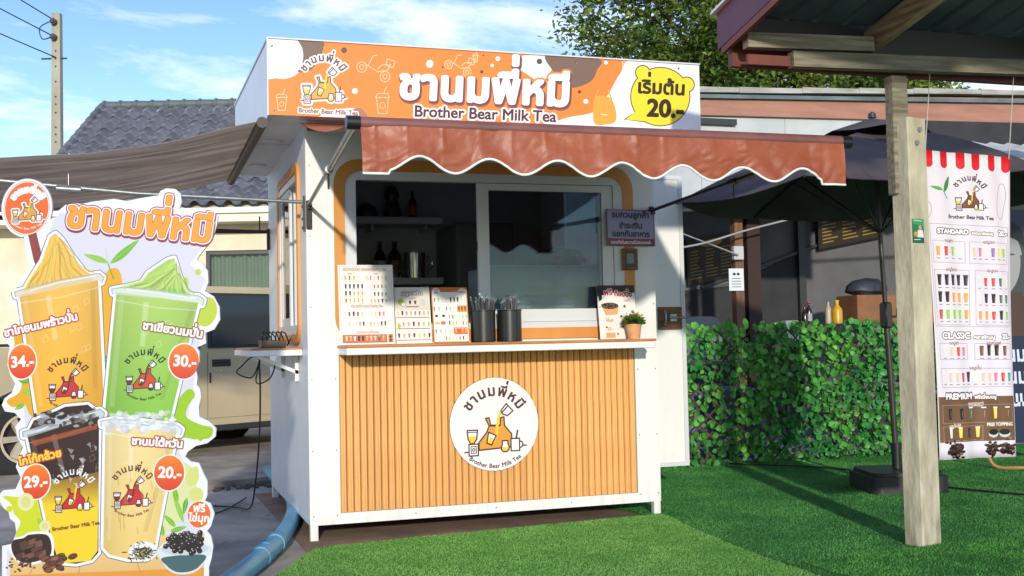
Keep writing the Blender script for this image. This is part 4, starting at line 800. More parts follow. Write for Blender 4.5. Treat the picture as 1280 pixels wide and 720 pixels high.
# ================================================================== PROMOTIONAL STANDEE
OUTL = [(63, 270), (72, 265), (73, 258), (80, 252.5), (90, 250), (100, 251.7), (113, 249), (127, 247.5), (140, 246), (156, 249), (172, 246), (188, 243.6), (195, 243), (198, 237), (205, 234), (216, 235), (223, 241), (224.4, 252), (221.7, 260), (232.8, 261.7), (241, 259), (263, 263), (270, 270), (269, 280), (263, 300.6), (255, 310), (249, 317), (244, 324), (252, 330), (258, 339), (259, 353), (255, 364), (266, 371), (273, 384), (274, 400), (267, 412), (256, 416), (257, 429), (246, 434), (249, 440), (249, 452), (245, 462), (247, 472), (246, 480), (250, 485), (252, 495), (249, 508), (250, 520), (262, 526), (271, 535), (270, 545), (260, 553), (246, 556), (236, 563), (233, 569), (240, 575), (250, 577), (256, 590), (261, 600), (261, 617), (258, 624), (265, 627), (270, 640), (266, 655), (261, 661), (266, 667), (269, 680), (267, 695), (264, 705), (264, 783), (12, 783), (10, 673), (22, 671), (27, 657), (25, 645), (19, 640), (17, 632), (11, 627), (5, 617), (5, 610), (10, 605), (25, 604), (31, 590), (25, 577), (27, 566), (33, 553), (26, 540), (23, 527), (30, 518), (22, 510), (10, 508), (6, 500), (9, 492), (18, 485), (22, 474), (16, 464), (12, 451), (13, 435.5), (14.5, 427.6), (5, 417), (6.6, 406.5), (18.5, 400), (26, 393), (22, 380), (13, 369.6), (13, 361.7), (21, 355), (24, 346), (37, 330), (32, 310), (29, 291)]
circ = [(32 + 31.5 * cos(t), 255.5 + 37 * sin(t)) for t in np.linspace(pi * .56, pi * 2 + .38, 30)]
OUTL = circ[:] + OUTL      # round badge joined on to the board
WH = (246, 246, 252); LAV = (226, 224, 240)
cv = Canvas(1120, 2380, WH, warp=4.0); Y0 = 205
def sh(P): return [(a, b - Y0) for a, b in P]
class Sh:  # photo-space painter, shifted
    def __getattr__(s, n):
        f = getattr(cv, n)
        def g_(*a, **k):
            a = list(a)
            if n in ('poly', 'line'): a[0] = sh(a[0])
            elif n == 'ell': a[1] -= Y0
            elif n == 'text': a[2] -= Y0
            if 'col' in k or n: pass
            return f(*a, **k)
        return g_
s = Sh()
def grad(c0, c1, y0, y1, x0=0, x1=0, ks=0.0, streak=0):
    c0, c1 = np.array(c0, float), np.array(c1, float)
    def f(X, Y):
        t = np.clip((Y + Y0 - y0) / (y1 - y0), 0, 1)[..., None]; c = c0 * (1 - t) + c1 * t
        if x1: u = np.clip((X - x0) / (x1 - x0), 0, 1); c = c * (1 + ks * (np.sin(u * pi) * 1.1 - .75))[..., None]
        if streak: c = c * (1 + streak * (np.sin(X * .9 + Y * .35 + 2 * np.sin(Y * .08)) * .5 + .5 * np.sin(X * .37 - Y * .21 + 3 * np.sin(X * .11))))[..., None]
        return c
    return f
s.poly([(70, 262), (262, 268), (256, 300), (236, 330), (256, 350), (246, 370), (250, 420), (240, 500), (225, 560), (240, 600), (250, 640), (258, 690), (258, 790), (16, 790), (16, 680), (34, 640), (40, 560), (30, 480), (26, 420), (34, 380), (30, 352), (44, 325)], LAV)
for P, c in (([(22, 403), (60, 408), (62, 520), (42, 514), (34, 500), (20, 503), (12, 495), (26, 486), (30, 474), (22, 462), (18, 440), (20, 425)], (238, 176, 28)), ([(128, 345), (150, 340), (152, 420), (130, 500), (124, 420)], (240, 178, 30)), ([(10, 612), (34, 612), (40, 585), (38, 560), (44, 540), (70, 560), (90, 660), (30, 664), (32, 645), (24, 634), (20, 622)], (214, 222, 40)),
             ([(238, 374), (262, 372), (270, 384), (268, 398), (258, 408), (244, 404), (234, 392)], (196, 216, 60)), ([(224, 352), (232, 346), (234, 358), (226, 366)], (196, 216, 60)), ([(230, 490), (240, 486), (244, 494), (236, 506), (234, 520), (252, 530), (266, 534), (264, 546), (246, 548), (230, 546), (224, 560), (200, 566), (210, 520)], (160, 206, 20)), ([(196, 570), (236, 578), (248, 600), (240, 620), (226, 650), (196, 660)], (226, 232, 170)), ([(238, 585), (248, 582), (250, 598), (240, 606), (234, 596)], (220, 226, 130))):
    s.poly(smoothp(P), c)
s.ell(247, 616, 9, 9, (222, 226, 130)); s.ell(246, 340, 4, 4, (200, 218, 90)); s.ell(252, 547, 3, 3, (160, 206, 20)); s.ell(18, 628, 4, 4, (214, 222, 40))
def leaf(x0, y0, x1, y1, w, c=(120, 190, 50)):
    a = np.array((x0, y0), float); b = np.array((x1, y1), float); n_ = np.array((-(b - a)[1], (b - a)[0])); n_ = n_ / np.hypot(*n_) * w; P = [a, a + (b - a) * .3 + n_, a + (b - a) * .65 + n_ * .8, b, a + (b - a) * .65 - n_ * .7, a + (b - a) * .3 - n_ * .8]
    s.poly([tuple(p) for p in smoothp(P)], c); s.line([(x0, y0), (x1, y1)], .35, (170, 220, 110))
leaf(137, 327, 172, 298, 5, (120, 190, 60)); leaf(134, 326, 104, 315, 4, (150, 205, 70)); s.line([(134, 327), (141, 346)], .8, (120, 170, 70)); s.line([(134, 326), (131, 308)], .5, (190, 220, 170))
for q in ((30, 480, 46, 490), (34, 500, 22, 506), (44, 505, 56, 518), (26, 470, 44, 472), (140, 440, 128, 452), (222, 655, 208, 640), (232, 650, 218, 612), (216, 660, 236, 655), (208, 668, 200, 640), (224, 625, 219, 603), (236, 620, 232, 640), (60, 625, 85, 655), (48, 560, 66, 600), (52, 640, 70, 662)): leaf(*q, 3.2, random.choice(((120, 190, 50), (96, 170, 44), (150, 205, 60))))
s.poly([(20, 668), (258, 664), (258, 790), (20, 790)], grad((242, 206, 142), (232, 190, 120), 668, 720)); s.poly([(20, 709), (258, 706), (258, 790), (20, 790)], (236, 160, 60))
for a, b in ((60, 44), (110, 104), (168, 180), (214, 236)): s.line([(a, 676), (b, 709)], .6, (200, 150, 90))
# badge
s.ell(32, 255.5, 28.5, 34, (120, 40, 30)); s.ell(32, 255.5, 27.6, 33, (242, 110, 44)); s.poly([(34, 288), (44, 285), (52, 316), (46, 330), (42, 322)], (150, 62, 56))
wv = cv.warp
logo(cv, 33, 254 - Y0, 30, ink=(120, 60, 40), cloth=(226, 168, 70), halo=(250, 250, 250), txt=(252, 246, 240))
s.ell(32, 255.5, 27.6, 33, None, line=(250, 250, 250), lr=.6)
def cup(P, swirl, c0, c1, rimc, outl_=(40, 44, 84), logoc=None, lx=0, ly=0, lr_=0, cloth=(214, 44, 50), ink=(70, 30, 34), lab=None):
    """P: left-top, right-top, right-bottom, left-bottom of the cup"""
    L_, R_, RB, LB = [np.array(p, float) for p in P]; d = R_ - L_
    rim = [L_ + (-5, 2), L_ + (-6, -4), L_ + (4, -7) + d * .05, L_ + d * .5 + (0, -9), R_ + (1, -8), R_ + (7, -3), R_ + (5, 4)]
    bod = [L_ + (0, 0)] + [R_ + (0, 0), RB + (0, -6), RB + (-8, 3), (RB + LB) / 2 + (0, 6), LB + (8, 3), LB + (0, -6)]
    allp = bod + []
    for w_, c_ in ((4.4, outl_), (3.7, (250, 250, 253))):
        s.line([tuple(p) for p in allp], w_, c_, True); s.line([tuple(p) for p in rim], w_, c_, True)
        if swirl: s.line(swirl, w_, c_, True)
    if swirl:
        s.poly(swirl, grad(c0, c1, swirl[0][1], L_[1]))
        ap = np.array(min(swirl, key=lambda p: p[1]), float)
        xs_ = [p[0] for p in swirl]; top_ = ap[1]; bot_ = L_[1] - 8; rs_ = random.Random(int(ap[0]))
        for k in range(15):   # folds of the whipped topping: long wavering curves with a light and a dark side
            f0 = ((k * 4) % 15 + .5) / 15; e = L_ + d * (.04 + .92 * f0) + (0, -7 - (k % 3) * 2); st_p = ap + ((f0 - .5) * 8, 4 + rs_.uniform(0, 16)); wob = rs_.uniform(-4, 4)
            q = smo([tuple(st_p), tuple(st_p * .66 + e * .34 + (wob * .7, 2)), tuple(st_p * .3 + e * .7 + (-wob, 3)), tuple(e)], 5); w1 = rs_.uniform(1.2, 4.2)
            s.line(q, w1, tuple(np.clip(np.array(c0) * rs_.uniform(1.03, 1.18) + 6, 0, 255)), al=.42); s.line([(a + w1 * 1.0, b + .5) for a, b in q], w1 * .35, tuple(np.array(c0) * rs_.uniform(.62, .82)), al=.5)
    s.poly([tuple(p) for p in bod], grad(c0, c1, L_[1], LB[1], L_[0], R_[0], .10))
    s.poly([tuple(L_ + (3, 4)), tuple(L_ + d * .10 + (0, 4)), tuple(L_ * .1 + LB * .9 + d * .10), tuple(L_ * .1 + LB * .9 + (4, 0))], (255, 255, 255), .16); s.poly([tuple(L_ + d * .33 + (0, 8)), tuple(L_ + d * .40 + (0, 8)), tuple(L_ * .6 + LB * .4 + d * .40), tuple(L_ * .6 + LB * .4 + d * .34)], (255, 255, 255), .28)
    s.poly([tuple(R_ - d * .10 + (0, 8)), tuple(R_ - d * .04 + (0, 8)), tuple(RB + (-8, -30)), tuple(RB + (-14, -30))], (120, 70, 20), .12)
    s.line([tuple(L_ + (0, 10)), tuple(L_ + d * .5 + (0, 13)), tuple(R_ + (-1, 10))], .7, (255, 255, 255), al=.4)
    s.poly([tuple(p) for p in rim + [R_ + (0, 1), L_ + d * .5 + (0, 1), L_ + (0, 3)]], rimc, .72); s.line([tuple(p) for p in rim], .6, tuple(np.array(rimc) * .8)); s.line([tuple(rim[2] + (4, 3)), tuple(rim[3] + (0, 3)), tuple(rim[4] + (-4, 3))], .8, (255, 255, 255), al=.7)
    for k in range(9):
        q = L_ + d * random.uniform(.15, .85) + (LB - L_) * random.uniform(.12, .6); s.line([tuple(q), tuple(q + (5, -3)), tuple(q + (7, 3)), tuple(q + (1, 6))], .35, (255, 255, 255), True, al=.35)
    if lr_: logo(cv, lx, ly - Y0, lr_, ink=ink, cloth=cloth, tea=(120, 40, 30), full=True)
cup([(25, 364), (122, 347), (132, 512), (50, 520)], [(30, 360), (36, 348), (52, 322), (62, 292), (68, 288), (76, 296), (90, 318), (104, 336), (116, 347), (100, 354), (60, 360)], (242, 190, 82), (246, 178, 44), (226, 214, 196), lx=86, ly=472, lr_=36)
cup([(145, 363), (247, 378), (214, 528), (133, 520)], [(150, 358), (176, 352), (184, 340), (208, 324), (216, 322), (222, 342), (230, 362), (238, 372), (200, 366)], (178, 208, 104), (138, 198, 70), (210, 226, 210), lx=181, ly=464, lr_=36, cloth=(222, 74, 40), ink=(34, 52, 30))
cup([(38, 538), (126, 516), (128, 690), (74, 692)], [(40, 532), (46, 520), (62, 514), (84, 504), (112, 502), (124, 512), (80, 524)], (50, 26, 22), (50, 26, 22), (190, 204, 206), lx=0, lr_=0)
s.poly([(52, 600), (127, 585), (127, 682), (118, 694), (88, 696), (78, 690)], grad((150, 110, 40), (250, 214, 40), 590, 625)); s.poly([(60, 630), (127, 625), (127, 682), (118, 694), (88, 696), (78, 690)], (250, 216, 44))
s.poly([(44, 545), (124, 526), (124, 532), (46, 552)], (178, 82, 36), .8)
for k in range(60): s.ell(random.uniform(46, 120), 522 - random.uniform(-6, 12), random.uniform(2, 5), random.uniform(1.5, 3), random.choice(((30, 24, 22), (90, 86, 82), (150, 150, 150), (200, 200, 204))), al=.8)
for k in range(16): x, y = random.uniform(60, 122), random.uniform(550, 600); s.poly([(x, y), (x + random.uniform(4, 9), y + random.uniform(-4, 4)), (x + random.uniform(2, 6), y + random.uniform(4, 9))], (220, 228, 226), .55)
logo(cv, 96, 610 - Y0, 36, ink=(90, 40, 30), cloth=(208, 40, 44), txt=(240, 244, 240), bottom=False); cv.text("Brother Bear Milk Tea", 100, 653 - Y0, 6.4, (120, 60, 30), bold=.25, ang=-.12)
cup([(134, 527), (222, 538), (196, 690), (134, 684)], None, (242, 220, 156), (240, 206, 122), (226, 230, 236), outl_=(36, 38, 70), lx=168, ly=607, lr_=36, ink=(96, 44, 40))
for k in range(90): s.ell(random.uniform(136, 218), 521 + random.uniform(-8, 16), random.uniform(2, 6), random.uniform(2, 4), random.choice(((226, 230, 236), (196, 202, 210), (246, 248, 250), (210, 214, 214))), al=.7)
for k in range(14): x, y = random.uniform(136, 200), random.uniform(560, 670); s.line([(x, y), (x + 1, y + random.uniform(6, 18))], .7, (200, 164, 90), al=.5)
# title and captions
s.text("ชานมพี่หมี", 171, 291, 40, (248, 166, 46), bold=1.5, outs=((4.8, (150, 50, 70), (.5, 2.2)), (5.0, (150, 50, 70)), (3.8, (252, 250, 252)), (2.3, (226, 106, 44))), ang=.13, fit=184)
for t_, x, y, z_, a_, c_, oc in (("ชาไทยนมพร้าวปั่น", 53, 406, 90, -.21, (252, 250, 246), (196, 50, 40)), ("ชาเขียวนมปั่น", 215, 416, 74, .17, (252, 252, 246), (150, 90, 30)), ("โกโก้กล้วย", 55, 570, 52, -.20, (252, 214, 70), (186, 50, 30)), ("ชานมไต้หวัน", 198, 555, 62, .09, (252, 248, 246), (176, 70, 40))):
    s.text(t_, x, y, z_, c_, bold=.75, outs=((2.2, oc),), ang=a_, fit=z_ * 1.03)
for x, y, rx, ry, t_, a_ in ((30, 447, 17, 21, "34.-", -.06), (230, 451, 18.5, 21.5, "30.-", .08), (49.5, 595.5, 17.5, 21, "29.-", -.05), (213.5, 588.5, 18.5, 21.5, "20.-", .08)):
    s.ell(x, y, rx + 1.6, ry + 1.6, (250, 246, 240)); s.ell(x, y, rx, ry, grad((250, 140, 40), (228, 62, 34), y - ry, y + ry)); s.text(t_, x + .5, y + 6, 19, (255, 252, 246), bold=.75, ang=a_)
s.ell(251, 640.5, 15, 17, (250, 246, 240)); s.ell(251, 640.5, 14, 16, (240, 112, 40)); s.text("ฟรี", 251, 637, 13, (255, 252, 246), bold=.5, ang=.05); s.text("ไข่มุก", 251, 649, 12.5, (255, 252, 246), bold=.5, ang=.08)
# chocolate, beans, tea leaves and pearls
for w_, c_ in ((3, (250, 250, 252)), (0, (56, 34, 28))): s.poly(smoothp([(24 - w_, 684), (22 - w_, 668), (36, 664 - w_), (44, 660 - w_), (66 + w_, 662 - w_), (70 + w_, 684), (56, 692 + w_), (36, 694 + w_)]), c_)
for k in range(22): x, y = random.uniform(26, 60), random.uniform(666, 686); s.poly([(x, y), (x + 8, y - 3), (x + 9, y + 3), (x + 1, y + 6)], random.choice(((92, 60, 48), (40, 24, 20), (120, 84, 66))))
for k in range(40): s.ell(random.gauss(34, 9), random.gauss(695, 4), 1.6, 1.1, random.choice(((70, 40, 30), (110, 70, 50))))
for k in range(18): x, y = random.gauss(77, 10), random.gauss(692, 5); s.ell(x, y, 6, 3.6, (70, 40, 30), rot=random.uniform(-.6, .6)); s.ell(x, y, 5, 2.8, random.choice(((128, 82, 56), (150, 104, 74), (104, 64, 44))), rot=-.3)
s.ell(183, 684, 18, 12, WH)
for k in range(150): x, y = random.gauss(183, 7), random.gauss(685, 4.5); s.line([(x, y), (x + random.gauss(0, 4), y + random.gauss(0, 2))], .6, random.choice(((40, 40, 26), (80, 84, 44), (180, 176, 120), (30, 26, 20))))
for x, y in ((38, 620), (62, 650)): s.ell(x, y, 10 if x < 50 else 7, 11 if x < 50 else 7, (236, 236, 170)); s.ell(x, y, 6 if x < 50 else 4, 7 if x < 50 else 4, (224, 222, 140))
s.ell(234, 682, 31, 13, WH); s.poly(smoothp([(203, 680), (264, 678), (258, 700), (244, 712), (222, 712), (208, 700)]), (226, 234, 236)); s.poly(smoothp([(208, 692), (258, 690), (252, 704), (240, 710), (224, 710), (212, 702)]), (70, 104, 110)); s.ell(234, 682, 29, 8, (206, 216, 220))
for k in range(110): x, y = random.gauss(234, 11), 674 + random.gauss(0, 5); s.ell(x, y, 3.4, 3.2, random.choice(((34, 24, 28), (56, 40, 44), (24, 18, 20)))); s.ell(x - 1, y - 1.2, .9, .7, (210, 200, 204))
m_st = print_mat('standee_print', cv, .4, .66)
PXM = 319.0
def sp(a, b):   # print coordinates -> metres on the board (local x, z)
    return ((a - 138) / PXM + .0215 * (b - 430) / PXM * -1, (783 - b) / PXM)
t = thing('promotional_standee', 'cut out standee board of four iced drinks with prices and a round orange badge', 'standee', (-.995, -1.655, 0), -.30, local=True)
n = len(OUTL); fr = [(sp(a, b)[0], 0, sp(a, b)[1]) for a, b in OUTL]; bk = [(x, .012, z) for x, _, z in fr]
g = MB(); g.add(fr + bk, [tuple(range(n))[::-1], tuple(range(n, 2 * n))] + [(i, (i + 1) % n, (i + 1) % n + n, i + n) for i in range(n)])
import bmesh
o = g.build('printed_board', [m_st, pm('board_edge', (.72, .72, .74), rough=.6)], t); me = o.data
bm = bmesh.new(); bm.from_mesh(me); bmesh.ops.triangulate(bm, faces=[f for f in bm.faces if len(f.verts) > 4], ngon_method='EAR_CLIP'); bmesh.ops.recalc_face_normals(bm, faces=bm.faces); bm.to_mesh(me); bm.free()
uvl = me.uv_layers.new(name='UVMap'); inv = {}
for i, (a, b) in enumerate(OUTL): inv[i] = (a / 280., 1 - (b - Y0) / 595.); inv[i + n] = inv[i]
for p in me.polygons:
    p.material_index = 0 if abs(p.normal.y) > .9 else 1
    for li in p.loop_indices: uvl.data[li].uv = inv[me.loops[li].vertex_index]
for x in (-.25, .25): g = MB(); g.prism([(.013, .0), (.013, .8), (.03, .8), (.32, .02), (.32, 0)], lambda a, b, d: (d, a, b), x, x + .012); g.build('rear_strut', MATS['board_edge'], t, fixn=True)
# ================================================================== HOUSE, behind on the left
SA = .3181
m_cream = pm('cream_render', rgb(226, 216, 192), rgb(210, 198, 172), rough=.85, scale=1.5, bump=.1, bscale=30)
m_tile = pm('slate_blue_tile', rgb(122, 123, 128), rgb(88, 90, 98), rough=.6, scale=6, island=.22, bump=.2, bscale=30)
h = thing('tiled_house', 'cream house with dark grey tiled roof behind the kiosk on the left', 'house', (0, 12.33, 0), -SA, local=True)
g = MB(); g.box((-6, 0, 0), (.1, .2, 3.2)); g.box((.1, 0, 0), (2.5, .2, 1.2)); g.box((.1, 0, 2.62), (2.5, .2, 3.2)); g.box((2.5, 0, 0), (6, .2, 3.2)); g.box((-6, .2, 0), (-5.8, 6, 3.2)); g.box((5.8, .2, 0), (6, 6, 3.2)); g.box((-6, 6, 0), (6, 6.2, 3.2)); g.build('wall', m_cream, h)
g = MB(); g.box((-2.62, -.6, 3.02), (4.6, -.56, 3.24)); g.box((-2.6, -.56, 3.04), (4.58, -.001, 3.07)); g.box((-6.2, -.62, 3.04), (-2.63, 6.3, 3.26)); g.build('eave_board', pm('pale_cream', rgb(234, 226, 206), rgb(220, 210, 188), rough=.7, scale=2), h)
g = MB(); g.box((-2.6, -.66, 3.15), (4.6, -.601, 3.235)); g.build('gutter', m_whiteg, h)
wf = MB(); wf.ring(rrect(.1, 1.2, 2.5, 2.62, .001, 1), rrect(.15, 1.25, 2.45, 2.56, .001, 1), XZ, .04, .1); wf.box((1.27, .04, 1.25), (1.33, .1, 2.56)); wf = wf.build('window', pm('dark_bronze', (.05, .045, .04), rough=.4), h, fixn=True)
q = MB(); q.box((.15, .06, 1.25), (1.27, .066, 2.56)); q.build('pane', m_glass, wf); q = MB(); q.box((1.33, .06, 1.25), (2.45, .066, 2.56)); q.build('pane', m_glass, wf)
g = MB(); NXc = 130; vs = [(.12 + 2.36 * i / NXc, .16 + .03 * sin(i * .95) + .012 * sin(i * .37), z) for z in (1.22, 2.58) for i in range(NXc + 1)]; g.add(vs, [(i, i + 1, NXc + 2 + i, NXc + 1 + i) for i in range(NXc)]); g.build('curtain', pm('sage_curtain', rgb(150, 158, 128), rough=.85), wf, smooth='all')
rf = MB(); slope = [( -.6, 3.25), (3.0, 5.58), (6.6, 3.25)]; rf.prism([(-.58, 3.2), (3.0, 5.5), (6.6, 3.2)], lambda a, b, d: (d, a, b), -2.58, 4.55); rf = rf.build('roof', m_cream, h, fixn=True)
nr, ncl = 15, 17; tw = .262; dy, dz = 3.6 / nr, (5.58 - 3.27) / nr; L_ = sqrt(dy * dy + dz * dz); pit = atan2(dz, dy)
tm = MB(); K = 8; th = .028
prof = [(k / K * tw * 1.03, .066 * (sin(pi * min(k / K / .62, 1)) if k / K < .62 else -.22 * sin(pi * (k / K - .62) / .38))) for k in range(K + 1)]
vs = [(a, v, b + up) for up in (0, -th) for v in (-.02, L_ * 1.02) for a, b in prof]; M_ = K + 1
tm.add(vs, [(k, k + 1, M_ + k + 1, M_ + k) for k in range(K)] + [(2 * M_ + k + 1, 2 * M_ + k, k, k + 1)[::1] for k in range(K)])
t0 = None
for r in range(nr):
    for c_ in range(ncl):
        if t0 is None: t0 = tm.build('roof_tile', m_tile, rf, smooth=True); o = t0
        else: o = inst(t0, 'roof_tile', rf)
        o.location = (-2.6 + c_ * tw, -.62 + dy * r, 3.32 + dz * r + random.uniform(-.006, .006)); o.rotation_euler = (pit - .13, 0, random.uniform(-.012, .012))
g = MB()
for r in range(nr):
    for c_ in range(ncl, 27):
        M4 = Matrix.Translation((-2.6 + c_ * tw, -.62 + dy * r, 3.30 + dz * r)) @ Matrix.Rotation(pit - .07, 4, 'X'); g.add([M4 @ Vector(v) for v in vs], [(k, k + 1, M_ + k + 1, M_ + k) for k in range(K)])
o = g.build('roof_tiles', m_tile, rf, smooth=True); o['kind'] = 'stuff'
rt = MB(); rt.tube([(0, 0, 0), (.30, 0, 0)], [.085, .075], 10); rt.tube([(-.005, 0, 0), (.04, 0, 0)], .10, 10); r0 = None
for k in range(24):
    if r0 is None: r0 = rt.build('ridge_tile', pm('ridge_grey', rgb(110, 116, 112), rgb(84, 90, 90), rough=.6, scale=5), rf, smooth=True); o = r0
    else: o = inst(r0, 'ridge_tile', rf)
    o.location = (-2.62 + .30 * k, 3.02, 5.66)
vt = MB(); vt.tube([(0, 0, 0), (0, L_ * 1.05, 0)], [.075, .068], 8); v0_ = None
for k in range(nr):
    if v0_ is None: v0_ = vt.build('verge_tile', m_tile, rf, smooth=True); o = v0_
    else: o = inst(v0_, 'verge_tile', rf)
    o.location = (-2.62, -.62 + dy * k, 3.36 + dz * k); o.rotation_euler = (pit - .05, 0, 0)
# ================================================================== PICKUP TRUCK
m_tr = pm('beige_car_paint', rgb(196, 180, 148), rgb(182, 166, 134), rough=.3, scale=1.2, coat=.5, rvar=.06); m_tyre = pm('tyre_rubber', (.025, .025, .026), rough=.8, bump=.3, bscale=60); m_rim = pm('alloy_rim', rgb(206, 192, 166), rough=.4, metal=.1); m_dk = pm('dark_plastic', (.03, .03, .03), rough=.5)
tr = thing('pickup_truck', 'beige four door pickup truck with alloy wheels parked behind the kiosk', 'truck', (-1.94, 4.0, 0), RAD(29.9), local=True)
arch = lambda cx, r=.43: [(cx + r * cos(a), .34 + r * sin(a)) for a in np.linspace(pi, 0, 13)]
low = [(-1.15, .48)] + [p for p in arch(.14)] + [(.62, .30), (2.72, .29)] + arch(3.15) + [(3.95, .42), (3.98, .78), (3.9, .98), (3.0, 1.04), (2.9, 1.05), (1.25, 1.05), (1.22, 1.12), (-1.15, 1.12)]
g = MB(); g.prism(low, XZ, .0, 1.68); g.build('body', m_tr, tr, fixn=True)
cab = MB(); bl = [(1.26, 1.052), (1.36, 1.60), (1.5, 1.68), (2.75, 1.68), (3.3, 1.045)]; tp = [(1.3, 1.121), (1.46, 1.60), (1.6, 1.68), (2.5, 1.68), (2.9, 1.1)]
cab.prism(bl, XZ, .05, 1.63); cab = cab.build('cab', m_tr, tr, fixn=True)
for P in ([(1.36, 1.08), (1.44, 1.57), (1.86, 1.61), (1.86, 1.075)], [(1.95, 1.075), (1.95, 1.615), (2.68, 1.615), (3.12, 1.08)]):
    g = MB(); g.prism(P, XZ, .035, .049); wdw = g.build('side_window', m_dk, cab, fixn=True); cx_ = sum(p[0] for p in P) / 4; cz_ = sum(p[1] for p in P) / 4
    g = MB(); g.prism([(cx_ + (a - cx_) * .93, cz_ + (b - cz_) * .9) for a, b in P], XZ, .028, .0345); g.build('window_glass', pm('tinted_window', (.015, .03, .055), rough=.12, spec=.35), cab, fixn=True)
for x0, x1 in ((1.26, 1.9), (1.915, 2.98)):
    g = MB(); P = [(x0, .40), (x1 - (.12 if x1 > 2.5 else 0), .40), (x1, .62), (x1, 1.035), (x0, 1.04)]; g.prism(P, XZ, -.014, -.0005); d_ = g.build('door', m_tr, tr, fixn=True)
    g = MB(); g.box((x0 + .04, -.022, .895), (x0 + .25, -.0145, .965), .003); g.box((x0 + .05, -.034, .935), (x0 + .24, -.0225, .965), .003); g.build('handle', m_dk, d_)
    g = MB(); g.tube([(x0 + .14, -.021, .85), (x0 + .14, -.0145, .85)], .014); g.build('lock', m_rim, d_); g = MB(); g.box((x0 + .01, -.018, .74), (x0 + .03, -.0145, .84)); g.build('hinge_cover', m_dk, d_)
g = MB(); g.box((-1.14, -.012, 1.125), (1.2, .06, 1.15), .003); g.build('bed_rail', m_dk, tr); g = MB(); g.box((.5, -.03, .27), (2.7, .05, .33), .01); g.build('side_step', m_dk, tr)
g = MB(); g.box((-1.25, .02, .45), (-1.152, 1.66, .62), .02); g.build('rear_bumper', m_rim, tr)
def wheel(x, y):
    g = MB(); g.lathe([(.20, -.10), (.30, -.105), (.345, -.07), (.345, .07), (.30, .105), (.212, .10), (.212, -.10)], (0, 0, 0), 32, caps=False); o = g.build('tyre', m_tyre, tr, smooth=True); o.rotation_euler = (pi / 2, 0, 0); o.location = (x, y, .345)
    g = MB(); g.lathe([(.001, .05), (.05, .06), (.05, .03), (.17, .03), (.19, .10), (.215, .10), (.215, -.09), (.001, -.09)], (0, 0, 0), 32); r_ = g.build('rim', m_rim, tr, smooth=True); r_.parent = o; r_.location = (0, 0, 0)
    for k in range(6): a = k * pi / 3; g = MB(); g.add([(.045 * cos(a + .5), .045 * sin(a + .5), .075), (.045 * cos(a - .5), .045 * sin(a - .5), .075), (.185 * cos(a - .14), .185 * sin(a - .14), .105), (.185 * cos(a + .14), .185 * sin(a + .14), .105), (.05 * cos(a + .5), .05 * sin(a + .5), .04), (.05 * cos(a - .5), .05 * sin(a - .5), .04), (.185 * cos(a - .14), .185 * sin(a - .14), .04), (.185 * cos(a + .14), .185 * sin(a + .14), .04)], [(0, 1, 2, 3), (0, 3, 7, 4), (1, 5, 6, 2), (2, 6, 7, 3), (0, 4, 5, 1)]); q = g.build('spoke', m_rim, o, fixn=True); q.location = (0, 0, 0)
    g = MB(); g.lathe([(.001, .0), (.168, .0), (.168, .004), (.001, .004)], (0, 0, .0315), 24); q = g.build('brake_disc', m_dk, o)
for x, y in ((.14, .12), (3.15, .12), (.14, 1.56), (3.15, 1.56)): wheel(x, y)
# ================================================================== UTILITY POLE, WIRES
up = thing('utility_pole', 'square concrete utility pole with bolt holes and insulators against the sky', 'pole', (-2.66, 20.5, 0), -SA, local=True)
g = MB(); g.add([(-.13, -.1, 0), (.13, -.1, 0), (.13, .1, 0), (-.13, .1, 0), (-.09, -.08, 8.62), (.09, -.08, 8.62), (.09, .08, 8.62), (-.09, .08, 8.62)], [(0, 3, 2, 1), (4, 5, 6, 7), (0, 1, 5, 4), (1, 2, 6, 5), (2, 3, 7, 6), (3, 0, 4, 7)]); g.build('shaft', pm('pole_concrete', rgb(168, 162, 142), rgb(140, 134, 116), rough=.85, scale=3, stretch=(1, 1, .3)), up)
hm = MB(); hm.tube([(0, -.004, 0), (0, .004, 0)], .022, 8); h0 = None
for z in (7.75, 7.58, 7.4, 7.06, 6.72, 6.55, 6.36, 6.03, 5.87, 5.7, 5.36, 4.9, 4.7, 4.3):
    if h0 is None: h0 = hm.build('bolt_hole', m_black, up); o = h0
    else: o = inst(h0, 'bolt_hole', up)
    o.location = (.0, -.1 + .02 * z / 8.62, z)
for z in (8.4, 8.05): g = MB(); g.tube([(-.02, -.09, z), (-.02, -.2, z)], .07, 12); g.tube([(-.02, -.2, z), (-.02, -.24, z)], .045, 10); g.build('insulator', m_dk, up, smooth=True)
g = MB(); g.tube([(-.35, 0, 7.6), (.22, 0, 7.6)], .02, 6); g.build('cross_pin', m_dk, up)
g = MB(); g.tube(smo([(-.05, -.2, 8.4), (-.3, -.2, 8.25), (-.25, -.2, 8.0), (-.05, -.2, 8.03)]), .014, 5); g.build('jumper_loop', m_dk, up)
for k, (z, x2, z2) in enumerate(((8.42, -14, 15.8), (8.05, -14, 14.4), (7.6, -14, 12.9))):
    a = Vector((-2.68, 20.4, z)); b = Vector((x2, 16.5, z2)); pts = [a.lerp(b, i / 14) + Vector((0, 0, -.5 * sin(pi * i / 14))) for i in range(15)]
    g = MB(); g.tube(pts, .014, 5); tag(g.build('overhead_wire', m_dk, smooth='all'), ('topmost', 'middle', 'lowest')[k] + ' overhead wire running from the utility pole to the upper left', 'wire', 'wires on the utility pole')
